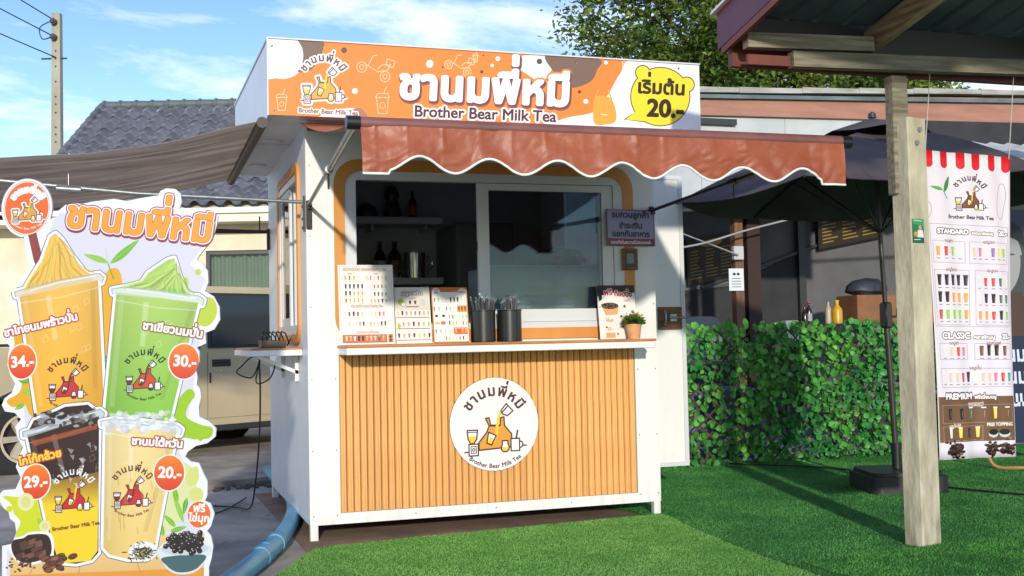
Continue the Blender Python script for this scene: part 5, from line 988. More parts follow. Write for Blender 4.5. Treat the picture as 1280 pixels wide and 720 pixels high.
# ================================================================== PALMS AND TREES
m_fr = pm('palm_green', rgb(62, 84, 48), rgb(40, 60, 34), rough=.6, scale=3, island=.3, sub=.2)
def palm(x, y, H, label, nf=16, L0=1.6):
    t = thing('palm_tree', label, 'palm', (x, y, 0), group='palms behind the standee', local=True); g = MB(); g.tube([(0, 0, 0), (.05, 0, H * .5), (0, 0, H)], [.13, .10, .09], 10); g.build('trunk', pm('palm_bark', rgb(110, 98, 84), rgb(74, 64, 54), rough=.9, scale=14, stretch=(1, 1, 4)), t, smooth=True)
    for k in range(nf):
        a = 2 * pi * k / nf + random.uniform(-.2, .2); el = random.uniform(.1, 1.15); Ln = L0 * random.uniform(.8, 1.1); P = []; p = Vector((0, 0, H)); d = Vector((cos(a) * cos(el), sin(a) * cos(el), sin(el)))
        for i in range(12): P.append(p.copy()); p = p + d * Ln / 11; d = (d + Vector((0, 0, -.16))).normalized()
        g = MB(); g.tube(P, [.014 * (1 - i / 14) for i in range(12)], 4)
        for i in range(1, 12):
            for sd in (-1, 1):
                for q_ in (0, .5):
                    b = P[i - 1].lerp(P[i], 1 - q_); dd = (P[i] - P[i - 1]).normalized(); side = dd.cross(Vector((0, 0, 1))).normalized() * sd; l = .34 * sin(pi * (i + .6) / 13) + .08; tip = b + side * l * .8 + dd * l * .5 - Vector((0, 0, l * .35)); w_ = dd * .018
                    g.add([b - w_, b + w_, tip], [(0, 1, 2)])
        g.build('frond', m_fr, t)
palm(-5.35, 11.6, 2.0, 'small palm with drooping dark fronds left of the standee top'); palm(-6.3, 10.2, 1.5, 'low bushy palm at the left edge of the photo', 14, 1.4)
m_leafg = pm('tree_leaf', rgb(136, 150, 62), rgb(84, 116, 48), rough=.5, scale=.9, island=.5, sub=.4, mixpos=(.4, .6)); m_bark = pm('tree_bark', rgb(86, 74, 62), rgb(54, 46, 38), rough=.9, scale=10, stretch=(1, 1, .3), bump=.5, bscale=20)
def tree(x, y, label, cl, lim, nleaf, ls=.12, seed=1, H=4.5):
    """cl: list of (cx, cy, cz, rx, ry, rz) lobes in world space; clumps of small leaves are spread in them"""
    rg = np.random.default_rng(seed); t = thing('broadleaf_tree', label, 'tree', (x, y, 0), group='trees behind the kiosk')
    trk = MB(); base = Vector((x, y, 0)); fork = Vector((x + .15, y, H)); trk.tube([base, base.lerp(fork, .5) + Vector((.1, 0, 0)), fork], [.34, .28, .22], 12); tk = trk.build('trunk', m_bark, t, smooth=True)
    cent = []
    for (a, b, c, ra, rb, rc), m in zip(cl, lim):
        q = rg.normal(0, 1, (m, 3)); q /= np.linalg.norm(q, axis=1)[:, None]; q *= (rg.uniform(.25, 1, (m, 1)) ** .45); cent.append(q * (ra, rb, rc) + (a, b, c))
    for (a, b, c, ra, rb, rc) in cl:
        lb = MB(); e = Vector((a, b, c)); lb.tube(smo([tuple(fork), tuple(fork.lerp(e, .5) + Vector((0, 0, -.3))), tuple(e)], 3), [.15 - .017 * i for i in range(7)], 8); o = lb.build('limb', m_bark, t, smooth=True)
        for k in range(9):
            v = Vector(rg.normal(0, 1, 3)).normalized(); tip = e + Vector((v.x * ra * .85, v.y * rb * .85, v.z * rc * .85)); s0 = fork.lerp(e, rg.uniform(.45, 1)); br = MB(); br.tube(smo([tuple(s0), tuple(s0.lerp(tip, .5) + Vector(rg.normal(0, .12, 3))), tuple(tip)], 3), [.05 - .006 * i for i in range(7)], 5); q = br.build('branch', m_bark, o, smooth=True); q.location = (0, 0, 0)
    C_ = np.concatenate(cent); nc = len(C_); per = nleaf // nc; n_ = nc * per
    rad = rg.uniform(.28, .55, nc); P = np.repeat(C_, per, 0) + rg.normal(0, 1, (n_, 3)) * np.repeat(rad, per)[:, None] * (.62, .62, .42)
    a = rg.normal(0, 1, (n_, 3)); a[:, 2] *= .5; a /= np.linalg.norm(a, axis=1)[:, None]; b = np.cross(a, rg.normal(0, 1, (n_, 3)) * (.5, .5, 1) + (0, 0, .4)); b /= np.linalg.norm(b, axis=1)[:, None]
    s_ = (ls * rg.uniform(.6, 1.25, n_))[:, None]; V = np.empty((n_, 4, 3)); V[:, 0] = P - a * s_ * .5; V[:, 1] = P + b * s_ * .24; V[:, 2] = P + a * s_ * .55 - np.array((0, 0, .02)); V[:, 3] = P - b * s_ * .24
    me = bpy.data.meshes.new('crown'); me.vertices.add(n_ * 4); me.vertices.foreach_set('co', V.ravel()); me.loops.add(n_ * 4); me.loops.foreach_set('vertex_index', np.arange(n_ * 4)); me.polygons.add(n_); me.polygons.foreach_set('loop_start', np.arange(n_) * 4); me.update(calc_edges=True); me.materials.append(m_leafg)
    o = bpy.data.objects.new('crown', me); COL.objects.link(o); o.parent = t; o.location = (-x, -y, 0); o['kind'] = 'stuff'
tree(10.4, 15.4, 'broad leafy tree rising behind the sign and the brown fascia', [(9.75, 15.6, 8.2, 2.2, 2.0, 1.7), (11.0, 15.2, 9.6, 2.8, 2.2, 1.7), (12.2, 14.8, 7.6, 1.9, 1.8, 1.6), (10.0, 15.8, 6.5, 2.0, 1.5, 1.2), (10.8, 15.0, 7.4, 1.8, 1.6, 1.4)], (66, 74, 50, 50, 44), 36000, .15, 3)
tree(14.3, 14.6, 'lower leafy tree seen between the pavilion beam and the shed roof', [(13.2, 14.9, 6.5, 1.5, 1.4, 1.0), (15.0, 14.5, 6.2, 1.5, 1.4, .9), (14.2, 14.6, 8.2, 1.8, 1.4, 1.4)], (44, 42, 44), 22000, .15, 5, 3.6)
# ================================================================== LEAFY SCREEN FENCE
m_hl = pm('plastic_leaf', rgb(96, 164, 66), rgb(54, 132, 62), rough=.42, scale=1.4, island=.5, sub=.25, spec=.4, mixpos=(.42, .58)); m_lat = pm('willow_lattice', rgb(92, 66, 44), rgb(64, 46, 32), rough=.8, scale=20)
fe = thing('leafy_screen_fence', 'expanding lattice fence covered with green artificial leaves behind the parasol', 'fence', (4.6, 2.12, 0)); HX0, HX1, HZ = 3.02, 6.6, 1.15
k = 0
for sgn in (-1, 1):
    x = HX0 - 1.2
    while x < HX1 + .1:
        a = Vector((x, 2.12 + .006 * sgn, .02)); b = Vector((x + 1.2, 2.12 + .006 * sgn, 1.14)) if sgn > 0 else Vector((x, 2.12 - .006, 1.14))
        if sgn < 0: a = Vector((x + 1.2, 2.114, .02))
        d = b - a; t0, t1 = 0., 1.
        for lim_, s_ in ((HX0, 1), (HX1, -1)):
            ta = (lim_ - a.x) / d.x
            if (d.x > 0) == (s_ > 0): t0 = max(t0, ta)
            else: t1 = min(t1, ta)
        if t1 - t0 > .05: g = MB(); g.bar(a + d * t0, a + d * t1, .012, .006, (0, 1, 0)); g.build('lattice_strip', m_lat, fe)
        x += .17
def leafmesh(w, l, fold, curl):
    vs = [(0, 0, 0), (-w * .75, -fold, l * .22), (w * .75, -fold, l * .22), (-w, -fold * 1.2, l * .5), (w, -fold * 1.2, l * .5), (-w * .6, -fold * .8 - curl * .5, l * .8), (w * .6, -fold * .8 - curl * .5, l * .8), (0, -curl, l), (0, 0, l * .5), (0, -curl * .5, l * .8)]
    return vs, [(0, 8, 3, 1), (0, 2, 4, 8), (8, 9, 5, 3), (8, 4, 6, 9), (9, 7, 5), (9, 6, 7)]
LM = [leafmesh(.026, .062, .008, .010), leafmesh(.023, .058, .005, -.006), leafmesh(.030, .060, .011, .016)]
LO = [None] * 3; rest = MB(); NL = 4600
for i in range(NL):
    x = random.uniform(HX0, HX1); z = random.uniform(.0, HZ + .02)
    dens = 1.0 if x > 4.0 else .55 + .2 * MN.noise((x * 3, z * 3, 0))
    if random.random() > dens + (.3 if z > .9 else 0): continue
    big = i < 330 and x < 5.7; y = 2.07 - random.random() * .09 if big else 2.15 - random.random() * .15
    eu = (random.gauss(-.1, .55), random.gauss(0, 1.25) + pi * (random.random() < .45), random.gauss(0, .6)); kk = random.randrange(3); s_ = random.uniform(.7, 1.25)
    if big:
        if LO[kk] is None: o = LO[kk] = MB().add(*LM[kk]).build('leaf', m_hl, fe, smooth='all')
        else: o = inst(LO[kk], 'leaf', fe)
        o.location = (x - 4.6, y - 2.12, z); o.rotation_euler = eu; o.scale = (s_, s_, s_)
    else:
        from mathutils import Euler
        M4 = Matrix.Translation((x, y, z)) @ Euler(eu).to_matrix().to_4x4() @ Matrix.Scale(s_, 4); rest.add([M4 @ Vector(v) for v in LM[kk][0]], LM[kk][1])
o = rest.build('leaves', m_hl, fe, smooth='all'); o['kind'] = 'stuff'
# things showing through the thin left end of the screen
tag(MB().box((3.5, 2.6, 0), (4.4, 3.1, .62), .02).build('storage_crate', pm('grey_blue_plastic', rgb(98, 108, 132), rgb(70, 78, 98), rough=.5, scale=5)), 'grey blue crate standing behind the leafy screen', 'crate')
# ================================================================== PARASOL
m_can = pm('parasol_cloth', rgb(88, 78, 78), rgb(70, 62, 64), rough=.85, scale=3, bump=.1, bscale=40); m_bronze = pm('bronze_pole', (.06, .055, .05), (.04, .036, .033), rough=.35, metal=.4, scale=8)
um = thing('parasol', 'dark purple grey parasol on a leaning pole with a black water base', 'parasol', (4.06, .27, 0), 0, local=True)
top = Vector((-.10, 0, 2.50)); rimR = 1.37
cor = [Vector((top.x + rimR * cos(RAD(157 + 60 * i)), top.y + rimR * sin(RAD(157 + 60 * i)), 2.035)) for i in range(6)]
for i in range(6):
    a, b = cor[i], cor[(i + 1) % 6]; g = MB(); N = 8; vs = []; fs = []; st_ = []
    for j in range(N + 1):
        v = j / N; row_ = []
        for k in range(N + 1):
            u = k / N; e = a * (1 - u) + b * u; p = top * (1 - v) + e * v; p.z += .07 * sin(pi * v) * (1 - .6 * sin(pi * u)) - .05 * v * sin(pi * u); row_.append(len(vs)); vs.append(tuple(p))
        st_.append(row_)
    n0 = len(vs); fs = [(st_[j][k], st_[j + 1][k], st_[j + 1][k + 1], st_[j][k + 1]) for j in range(N) for k in range(N)]
    g.add(vs + [(x_, y_, z_ - .003) for x_, y_, z_ in vs], fs + [tuple(n0 + q for q in f)[::-1] for f in fs]); o = g.build('canopy_panel', m_can, um, smooth='all')
    g = MB(); g.tube([top - Vector((0, 0, .02)), top.lerp(a, .5) + Vector((0, 0, .045)), a - Vector((0, 0, .008))], .009, 6); g.build('rib', m_bronze, um, smooth=True)
    g = MB(); g.tube([Vector((.0 - .07, 0, 1.78)), top.lerp(a, .55) + Vector((0, 0, .03))], .008, 6); g.build('strut', m_bronze, um)
g = MB(); ve = [Vector((top.x + .42 * cos(RAD(157 + 60 * i)), top.y + .42 * sin(RAD(157 + 60 * i)), 2.43 + .012 * (i % 2))) for i in range(6)]; tpv = top + Vector((0, 0, .085))
for i in range(6):
    a, b = ve[i], ve[(i + 1) % 6]; m_ = (a + b) / 2 + Vector((0, 0, .035)); g.add([tpv, a, m_, b], [(0, 1, 2), (0, 2, 3)])
g.build('vent_cap', m_can, um)
g = MB(); g.lathe([(.001, 0), (.03, 0), (.025, .03), (.001, .045)], (top.x, top.y, 2.585), 10); g.build('finial', m_bronze, um, smooth=True)
g = MB(); g.tube([(0, 0, .17), (-.045, 0, 1.2)], .021, 14); g.build('lower_pole', m_bronze, um, smooth=True)
g = MB(); g.tube([(-.045, 0, 1.2), (top.x, 0, 2.5)], .017, 14); g.build('upper_pole', m_bronze, um, smooth=True)
g = MB(); g.box((-.075, -.04, 1.12), (-.015, .04, 1.30), .012); g.tube([(-.02, 0, 1.20), (.045, 0, 1.20), (.05, 0, 1.26)], .009, 8); g.build('crank_housing', m_bronze, um, smooth=True)
g = MB(); g.tube([(.0, 0, .155), (0, 0, .30)], .032, 14); g.tube([(0, 0, .29), (0, 0, .33)], .038, 14); g.build('base_socket', m_black, um, smooth=True)
g = MB(); g.prism(rrect(-.27, -.27, .27, .27, .08), lambda a, b, d: (a, b, d), .013, .125); g.prism(rrect(-.245, -.245, .245, .245, .08), lambda a, b, d: (a, b, d), .1255, .150); g.build('water_base', pm('black_plastic', (.014, .015, .017), rough=.45, bump=.1, bscale=30), um, fixn=True).rotation_euler = (0, 0, -.3)
# ================================================================== PAVILION, near right
m_gw = pm('weathered_wood', rgb(152, 144, 122), rgb(102, 96, 80), rough=.85, scale=5, stretch=(.5, 8, 8), bump=.5, bscale=30); m_gw2 = pm('weathered_rafter', rgb(192, 166, 130), rgb(134, 112, 86), rough=.85, scale=5, stretch=(8, .5, 8), bump=.5, bscale=30)
m_postc = pm('concrete_post', rgb(204, 196, 170), rgb(160, 152, 130), rough=.85, scale=7, stretch=(1, 1, .4), bump=.6, bscale=40); m_purp = pm('maroon_metal', rgb(92, 44, 62), rgb(78, 36, 50), rough=.45, scale=4); m_rb = pm('red_brown_metal', rgb(118, 62, 46), rgb(96, 50, 38), rough=.5, scale=4); m_roofd = pm('roof_underside', rgb(104, 122, 128), rgb(76, 92, 98), rough=.5, scale=2)
pv = thing('pavilion', 'open pavilion corner with weathered beams, maroon roof edge and a cream concrete post', 'pavilion', (2.89, -1.5, 0), 0)
ca, sa_ = cos(.2567), sin(.2567)
def pp(u, w, z): return (2.838 + u * ca - w * sa_, -1.549 + u * sa_ + w * ca, z)
g = MB(); b_ = .008; sec = [(b_, 0), (.146 - b_, 0), (.146, b_), (.146, .11), (0, .11), (0, b_)]; g.prism(sec, lambda a, b, d: pp(a, b, d), .0, 2.19); po = g.build('post', m_postc, pv, fixn=True); weather(m_postc, rgb(96, 88, 72), .0, .9, .75)
for z in (2.06, 2.13): g = MB(); a = Vector(pp(.085 if z > 2.1 else .06, -.001, z)); d = Vector((sa_, -ca, 0)); g.tube([a, a + d * .012], .013, 8); q = g.build('bolt', m_steel, po, smooth=True); q.location = (0, 0, 0)
g = MB(); g.box((2.80, -1.485, 1.80), (2.895, -1.42, 2.418), .004); g.build('post_extension', m_gw, pv)
g = MB(); g.bar((2.195, -1.5, 2.457), (6.6, -1.5, 2.57), .06, .078); g.build('lower_beam', m_gw, pv)
g = MB(); g.bar((1.935, -1.515, 2.532), (2.66, -1.515, 2.556), .055, .073); g.build('upper_beam', m_gw, pv)
SLP = .21
for i, x in enumerate((2.73, 3.9, 5.1, 6.3)):
    g = MB(); g.bar((x, -1.40, 2.60 + .02 * i), (x, -6.6, 2.60 + .02 * i + 5.2 * SLP), .055, .11); g.build('rafter', m_gw2, pv)
g = MB(); g.box((1.925, -1.40, 2.435), (6.6, -1.36, 2.55)); g.build('eave_board', m_rb, pv); g = MB(); g.box((1.925, -1.398, 2.551), (6.6, -1.362, 2.688)); g.build('shade_board', m_dk, pv)  # upper board is near-black to stand in for the shade above the beam
g = MB(); g.bar((1.95, -1.50, 2.445), (2.19, -1.50, 2.447), .02, .05); g.build('eave_return', m_rb, pv)
rise = lambda y: 2.69 + (-1.35 - y) * SLP
g = MB(); g.prism([(-1.33, rise(-1.33) - .155), (-6.7, rise(-6.7) - .155), (-6.7, rise(-6.7) + .03), (-1.33, rise(-1.33) + .03)], YZ, 1.885, 1.91); g.build('barge_board', m_purp, pv, fixn=True)
g = MB(); g.prism([(-1.31, rise(-1.31) + .031), (-6.7, rise(-6.7) + .031), (-6.7, rise(-6.7) + .045), (-1.31, rise(-1.31) + .045)], YZ, 1.86, 1.96); g.build('roof_flashing', m_whiteg, pv, fixn=True)
g = MB(); g.prism([(-1.36, rise(-1.36) - .19), (-6.7, rise(-6.7) - .19), (-6.7, rise(-6.7) - .156), (-1.36, rise(-1.36) - .156)], YZ, 1.888, 1.908); g.build('barge_edge', m_rb, pv, fixn=True)
for i in range(7):
    x0 = 1.915 + i * .70; prf = []
    for k in range(4): a = x0 + k * .175; prf += [(a, 0), (a + .125, 0), (a + .135, .022), (a + .165, .022)]
    prf.append((x0 + .699, 0)); g = MB(); P = prf + [(a, b + .004) for a, b in prf[::-1]]; n = len(P)
    vs = [(a, y, rise(y) + b) for y in (-1.30, -6.7) for a, b in P]; m_n = len(prf)
    fs = [(k, k + 1, n + k + 1, n + k) for k in range(n - 1)]; g.add(vs, fs); g.build('roof_sheet', m_roofd, pv, fixn=False)
for y in (-2.5, -3.7, -4.9, -6.1): g = MB(); g.bar((1.93, y, rise(y) - .028), (6.6, y, rise(y) - .028), .04, .04); g.build('purlin', m_rb, pv)
# small green notice on the post
c = Canvas(180, 300, (30, 120, 70)); c.poly([(0, 60), (180, 90), (180, 0), (0, 0)], (60, 150, 90)); c.ell(120, 110, 26, 32, (200, 160, 130)); c.poly([(80, 140), (160, 140), (176, 230), (70, 230)], (225, 225, 230)); c.ell(50, 190, 34, 30, (220, 150, 60)); c.poly([(0, 240), (180, 230), (180, 300), (0, 300)], (20, 90, 56)); c.poly([(14, 256), (120, 252), (120, 262), (14, 266)], (220, 230, 220)); c.poly([(20, 16), (150, 22), (150, 30), (20, 24)], (230, 235, 230))
e = .003; tag(uv_quad('notice', (pp(.004, -e, 1.545), pp(.092, -e, 1.545), pp(.092, -e, 1.668), pp(.004, -e, 1.668)), print_mat('notice_print', c, .4, .9), None, .002), 'small green notice with a picture stuck on the concrete post', 'notice')
# ================================================================== HANGING MENU BANNER
BW, BH = 560, 1900
c = Canvas(BW, BH, (226, 218, 228)); INK = (64, 40, 40)
def ban_leaf(x0, y0, x1, y1, w, col):
    a = np.array((x0, y0), float); b = np.array((x1, y1), float); n_ = np.array((-(b - a)[1], (b - a)[0])); n_ = n_ / np.hypot(*n_) * w; c.poly(smoothp([a, a + (b - a) * .3 + n_, a + (b - a) * .65 + n_ * .8, b, a + (b - a) * .65 - n_ * .7, a + (b - a) * .3 - n_ * .8]), col)
sw = BW / 11.
c.poly([(0, 0), (BW, 0), (BW, 70), (0, 70)], (226, 218, 228))
for i in range(11):
    col = (214, 24, 40) if i % 2 == 0 else (222, 220, 222); x0 = i * sw; q = sw * .5
    c.poly([(x0, 0), (x0 + sw, 0), (x0 + sw, 76), (x0, 76)], col); c.ell(x0 + q, 76, q, 26, col)
ban_leaf(120, 250, 160, 150, 16, (60, 130, 60)); ban_leaf(110, 240, 30, 220, 12, (90, 170, 70)); c.line([(115, 245), (140, 290)], 3, (60, 110, 50))
logo(c, 290, 262, 150, ink=(70, 40, 36), cloth=(124, 80, 52), bottom=False, paper=(240, 236, 240)); c.text("Brother Bear Milk Tea", 290, 412, 32, INK, bold=1)
for q in ([(490, 190), (520, 180), (536, 240), (520, 330), (500, 400), (470, 380), (466, 300)], [(0, 320), (26, 330), (30, 380), (0, 420)]): c.line(smoothp(q), 1.8, (170, 140, 130), True)
def head(y, a, b, p, sz=46):
    c.text(a, 62, y, sz, (250, 246, 246), bold=2.6, outs=((7, INK),), align='l', fit=205); c.text(b, 284, y, sz * .62, (250, 246, 246), bold=1.5, outs=((5, (110, 70, 60)),), align='l', fit=145); c.text(p, 540, y, sz * .95, (250, 246, 246), bold=3, outs=((7, INK),), align='r')
c.line([(14, 452), (546, 452), (546, 1085), (14, 1085)], 2, (180, 166, 176), True); head(508, "STANDARD", "สแตนดาร์ดเมนู", "20.-", 47)
def box_(x0, y0, x1, y1, t_=None, col=(176, 160, 170)):
    c.line([(x0, y0), (x1, y0), (x1, y1), (x0, y1)], 1.6, col, True)
    if t_: c.text(t_, (x0 + x1) / 2, y0 + 6, 26, (150, 100, 90), bold=1, outs=((4, (226, 218, 228)),))
box_(30, 555, 245, 690, "เมนูชา"); box_(270, 555, 535, 690, "เมนูนม"); row(c, 62, 215, 618, 26, 58, "orgw"); row(c, 300, 510, 618, 24, 56, "cpwvyg")
box_(30, 735, 265, 1075, "เมนูโซดา"); box_(300, 735, 540, 1075, "เมนูนม"); row(c, 62, 245, 800, 26, 60, "kkkkk"); row(c, 62, 245, 905, 26, 58, "kkooo"); row(c, 62, 245, 1010, 26, 58, "rgggo"); row(c, 328, 520, 805, 24, 52, "wrrdw"); row(c, 328, 520, 910, 24, 52, "wkkdd"); row(c, 328, 520, 1015, 24, 52, "oorkg")
head(1160, "CLASSIC", "คลาสสิกเมนู", "25.-", 45); box_(36, 1190, 245, 1290, "เมนูชา"); box_(290, 1190, 540, 1290, "เมนูกาแฟ"); row(c, 75, 215, 1240, 26, 54, "wcrp"); row(c, 330, 490, 1235, 28, 62, "bkkb"); box_(36, 1345, 546, 1460, "เมนูปั่น"); row(c, 62, 520, 1400, 24, 56, "wccrkwccprt")
head(1530, "PREMIUM", "พรีเมี่ยมเมนู", " ", 44); c.poly([(6, 1518), (554, 1518), (554, 1796), (6, 1796)], (112, 82, 56)); head(1533, "PREMIUM", "พรีเมี่ยมเมนู", " ", 44)
row(c, 90, 500, 1625, 28, 66, "kkdbyb"); box_(30, 1570, 535, 1680, "เมนูกาแฟ", (170, 140, 110)); box_(30, 1700, 330, 1788, None, (170, 140, 110)); row(c, 90, 300, 1742, 26, 58, "wyky"); c.text("FREE TOPPING", 445, 1704, 28, (240, 230, 220), bold=1.2)
for x in (400, 480): c.ell(x, 1752, 36, 24, (196, 210, 210)); c.ell(x, 1742, 34, 18, (36, 28, 28))
c.text("เมนูโกโก้", 120, 1706, 26, (230, 210, 190), bold=1)
for cx_, rr, n_ in ((120, 62, 130), (390, 40, 60), (500, 50, 90)):
    for k in range(n_): x, y = cx_ + random.gauss(0, rr * .45), 1860 + random.gauss(0, 16) - abs(random.gauss(0, rr * .4)); c.ell(x, y, random.uniform(8, 16), random.uniform(6, 10), random.choice(((46, 28, 26), (84, 50, 40), (28, 20, 22), (140, 110, 100) if random.random() < .3 else (60, 40, 36))))
t = thing('menu_banner', 'tall hanging menu banner with a red and white striped scalloped top', 'banner', (3.3, -1.42, .42))
bw = lambda u, v: .010 * sin(u * 9 + v * 2.5) * (.4 + .6 * (1 - v)) + .006 * sin(u * 21 + v * 5)
uv_quad('banner_cloth', ((3.056, -1.42, .425), (3.540, -1.42, .418), (3.588, -1.42, 2.025), (3.032, -1.42, 2.046)), print_mat('banner_print', c, .5, .92), t, .0015, None, 40, 30, bw)
for x, z in ((3.04, 2.044), (3.58, 2.024)): g = MB(); g.tube([(x, -1.421, z - .01), (x + .01, -1.47, 2.45)], .0025, 5); g.build('hanging_cord', pm('pale_cord', (.5, .48, .45), rough=.7), t)
# ================================================================== BLUE BANNER WITH PORTRAIT, far right
c = Canvas(700, 1500, (20, 34, 66)); c.poly([(0, 0), (700, 0), (700, 820), (0, 820)], (60, 64, 68)); c.ell(150, 330, 150, 230, (150, 150, 150)); c.poly(smoothp([(0, 190), (60, 90), (180, 60), (300, 120), (320, 240), (250, 190), (120, 170), (30, 240)]), (34, 34, 36)); c.line([(70, 290), (120, 282)], 7, (60, 60, 60)); c.line([(190, 286), (240, 292)], 7, (60, 60, 60)); c.ell(98, 316, 14, 7, (40, 40, 40)); c.ell(210, 316, 14, 7, (40, 40, 40)); c.line([(150, 320), (140, 390), (160, 396)], 4, (110, 110, 110)); c.line([(115, 440), (185, 440)], 6, (90, 80, 80)); c.poly([(-10, 560), (300, 540), (420, 820), (-10, 820)], (70, 50, 40))
for y in (980, 1120, 1260): c.text("ชานม เมนูชา", 20, y, 130, (206, 214, 230), bold=4, align='l')
t = thing('portrait_banner', 'dark blue banner with a grey portrait on a bent wooden frame at the right edge', 'banner', (5.9, .8, 0))
uv_quad('banner_sheet', ((5.47, .93, .20), (6.15, .75, .20), (6.17, .75, 2.02), (5.40, .93, 2.05)), print_mat('portrait_print', c, .5, .95), t, .004)
g = MB(); g.tube(smo([(5.42, 1.0, .22), (5.395, .93, .12), (5.42, .86, .03), (5.55, .72, .028), (5.9, .55, .028), (6.3, .4, .028)]), .014, 8); g.build('bent_frame', pm('bamboo', rgb(172, 132, 78), rough=.5), t, smooth=True)
g = MB(); g.tube([(5.45, .96, .2), (5.40, .96, 2.05)], .012, 8); g.build('side_pole', m_dk, t, smooth=True)
# ================================================================== EATERY SHED, back right
m_fas = pm('brown_fascia', rgb(172, 122, 100), rgb(148, 102, 84), rough=.55, scale=3, stretch=(.4, 1, 3), bump=.1, bscale=20); m_gable = pm('pale_cement_board', rgb(196, 198, 196), rgb(172, 176, 176), rough=.7, scale=1.4); m_dark = pm('shade_dark_wall', (.035, .036, .04), (.02, .02, .022), rough=.8, scale=2); m_iw = pm('grey_inner_wall', (.13, .13, .135), (.09, .09, .095), rough=.85, scale=1.2)  # m_dark: the shed's deep interior shade is put into the wall colour
sd = thing('eatery_shed', 'long open eatery shed with brown fascia, cement boards and a dark interior', 'building', (7.2, 5.5, 0))
g = MB(); g.prism([(3.6, 3.34), (9.6, 3.46), (9.6, 3.77), (3.6, 3.53)], XZ, 3.95, 3.99); g.build('fascia', m_fas, sd, fixn=True)
g = MB(); g.box((6.86, 3.94, 3.405), (6.875, 3.949, 3.64)); g.build('fascia_joint', m_rb, sd)
m_eave = pm('weathered_eave', rgb(178, 176, 166), rgb(126, 122, 112), rough=.8, scale=4, stretch=(.4, 1, 2)); xs = [3.6, 4.35, 5.0, 5.75, 6.45, 7.15, 8.05, 8.8, 9.6]
for a, b in zip(xs[:-1], xs[1:]):
    dz = random.uniform(-.006, .012); za, zb_ = 3.535 + (a - 3.6) * .04, 3.535 + (b - 3.6) * .04; g = MB(); g.prism([(a, za + dz), (b - .004, zb_ + dz), (b - .004, zb_ + .05 + dz), (a, za + .06 + dz)], XZ, 3.86, 4.6); g.build('eave_sheet', m_eave, sd, fixn=True)
for a, b in ((3.62, 4.60), (4.604, 5.604), (5.608, 6.44), (6.444, 6.90)): g = MB(); g.box((a, 4.0, 2.42), (b, 4.015, 3.42)); g.build('cement_board', m_gable, sd)
g = MB(); g.box((4.35, 3.94, 3.27), (5.0, 3.985, 3.33)); g.build('drip_rail', m_dk, sd)
g = MB(); g.box((6.92, 3.98, 3.15), (7.15, 4.05, 3.30)); g.build('beam_end', m_gw2, sd)
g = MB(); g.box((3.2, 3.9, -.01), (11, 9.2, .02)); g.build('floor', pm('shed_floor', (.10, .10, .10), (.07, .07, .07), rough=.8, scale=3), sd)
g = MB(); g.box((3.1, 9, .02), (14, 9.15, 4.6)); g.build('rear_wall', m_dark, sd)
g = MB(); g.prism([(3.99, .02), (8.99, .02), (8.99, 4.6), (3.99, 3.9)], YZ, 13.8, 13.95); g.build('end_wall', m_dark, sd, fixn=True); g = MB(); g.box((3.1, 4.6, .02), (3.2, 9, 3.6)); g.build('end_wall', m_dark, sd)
g = MB(); g.add([(3.1, 3.9, 3.52), (6.9, 3.9, 3.64), (6.9, 9.2, 4.23), (3.1, 9.2, 4.1), (3.1, 3.9, 3.48), (6.9, 3.9, 3.60), (6.9, 9.2, 4.19), (3.1, 9.2, 4.06)], [(0, 1, 2, 3), (7, 6, 5, 4), (0, 4, 5, 1), (1, 5, 6, 2), (2, 6, 7, 3), (3, 7, 4, 0)]); g.build('roof', m_roofd, sd)
g = MB(); g.add([(6.9, 3.9, 3.64), (14, 3.9, 3.88), (14, 4.35, 3.93), (6.9, 4.35, 3.69), (6.9, 3.9, 3.60), (14, 3.9, 3.84), (14, 4.35, 3.89), (6.9, 4.35, 3.65)], [(0, 1, 2, 3), (7, 6, 5, 4), (0, 4, 5, 1), (1, 5, 6, 2), (2, 6, 7, 3), (3, 7, 4, 0)]); g.build('eave_strip', m_roofd, sd)
# inner partition: pale upper part, black slanting lower part
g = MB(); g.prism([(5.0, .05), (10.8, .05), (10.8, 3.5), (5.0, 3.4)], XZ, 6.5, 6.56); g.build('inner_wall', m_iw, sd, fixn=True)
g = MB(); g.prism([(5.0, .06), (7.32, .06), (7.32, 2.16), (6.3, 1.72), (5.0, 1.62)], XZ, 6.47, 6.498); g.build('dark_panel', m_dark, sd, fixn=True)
g = MB(); g.bar((5.85, 6.44, 1.70), (8.8, 6.44, 2.64), .03, .035); g.build('sloping_rail', m_dk, sd)
g = MB(); g.box((7.26, 6.40, .05), (7.36, 6.46, 3.3)); g.build('inner_post', m_dk, sd)
g = MB(); g.box((5.22, 4.45, .02), (5.32, 4.55, 3.45)); g.build('timber_post', pm('brown_post', rgb(126, 92, 68), rgb(96, 68, 50), rough=.8, scale=8, stretch=(4, 4, .5)), sd)
g = MB(); g.box((5.40, 4.50, .02), (5.56, 4.62, 3.45)); g.build('timber_post', pm('dark_post', rgb(52, 34, 28), rough=.8), sd)
g = MB(); g.bar((3.5, 4.3, 2.42), (10.5, 4.3, 2.75), .03, .03); g.build('inner_rail', m_dk, sd)
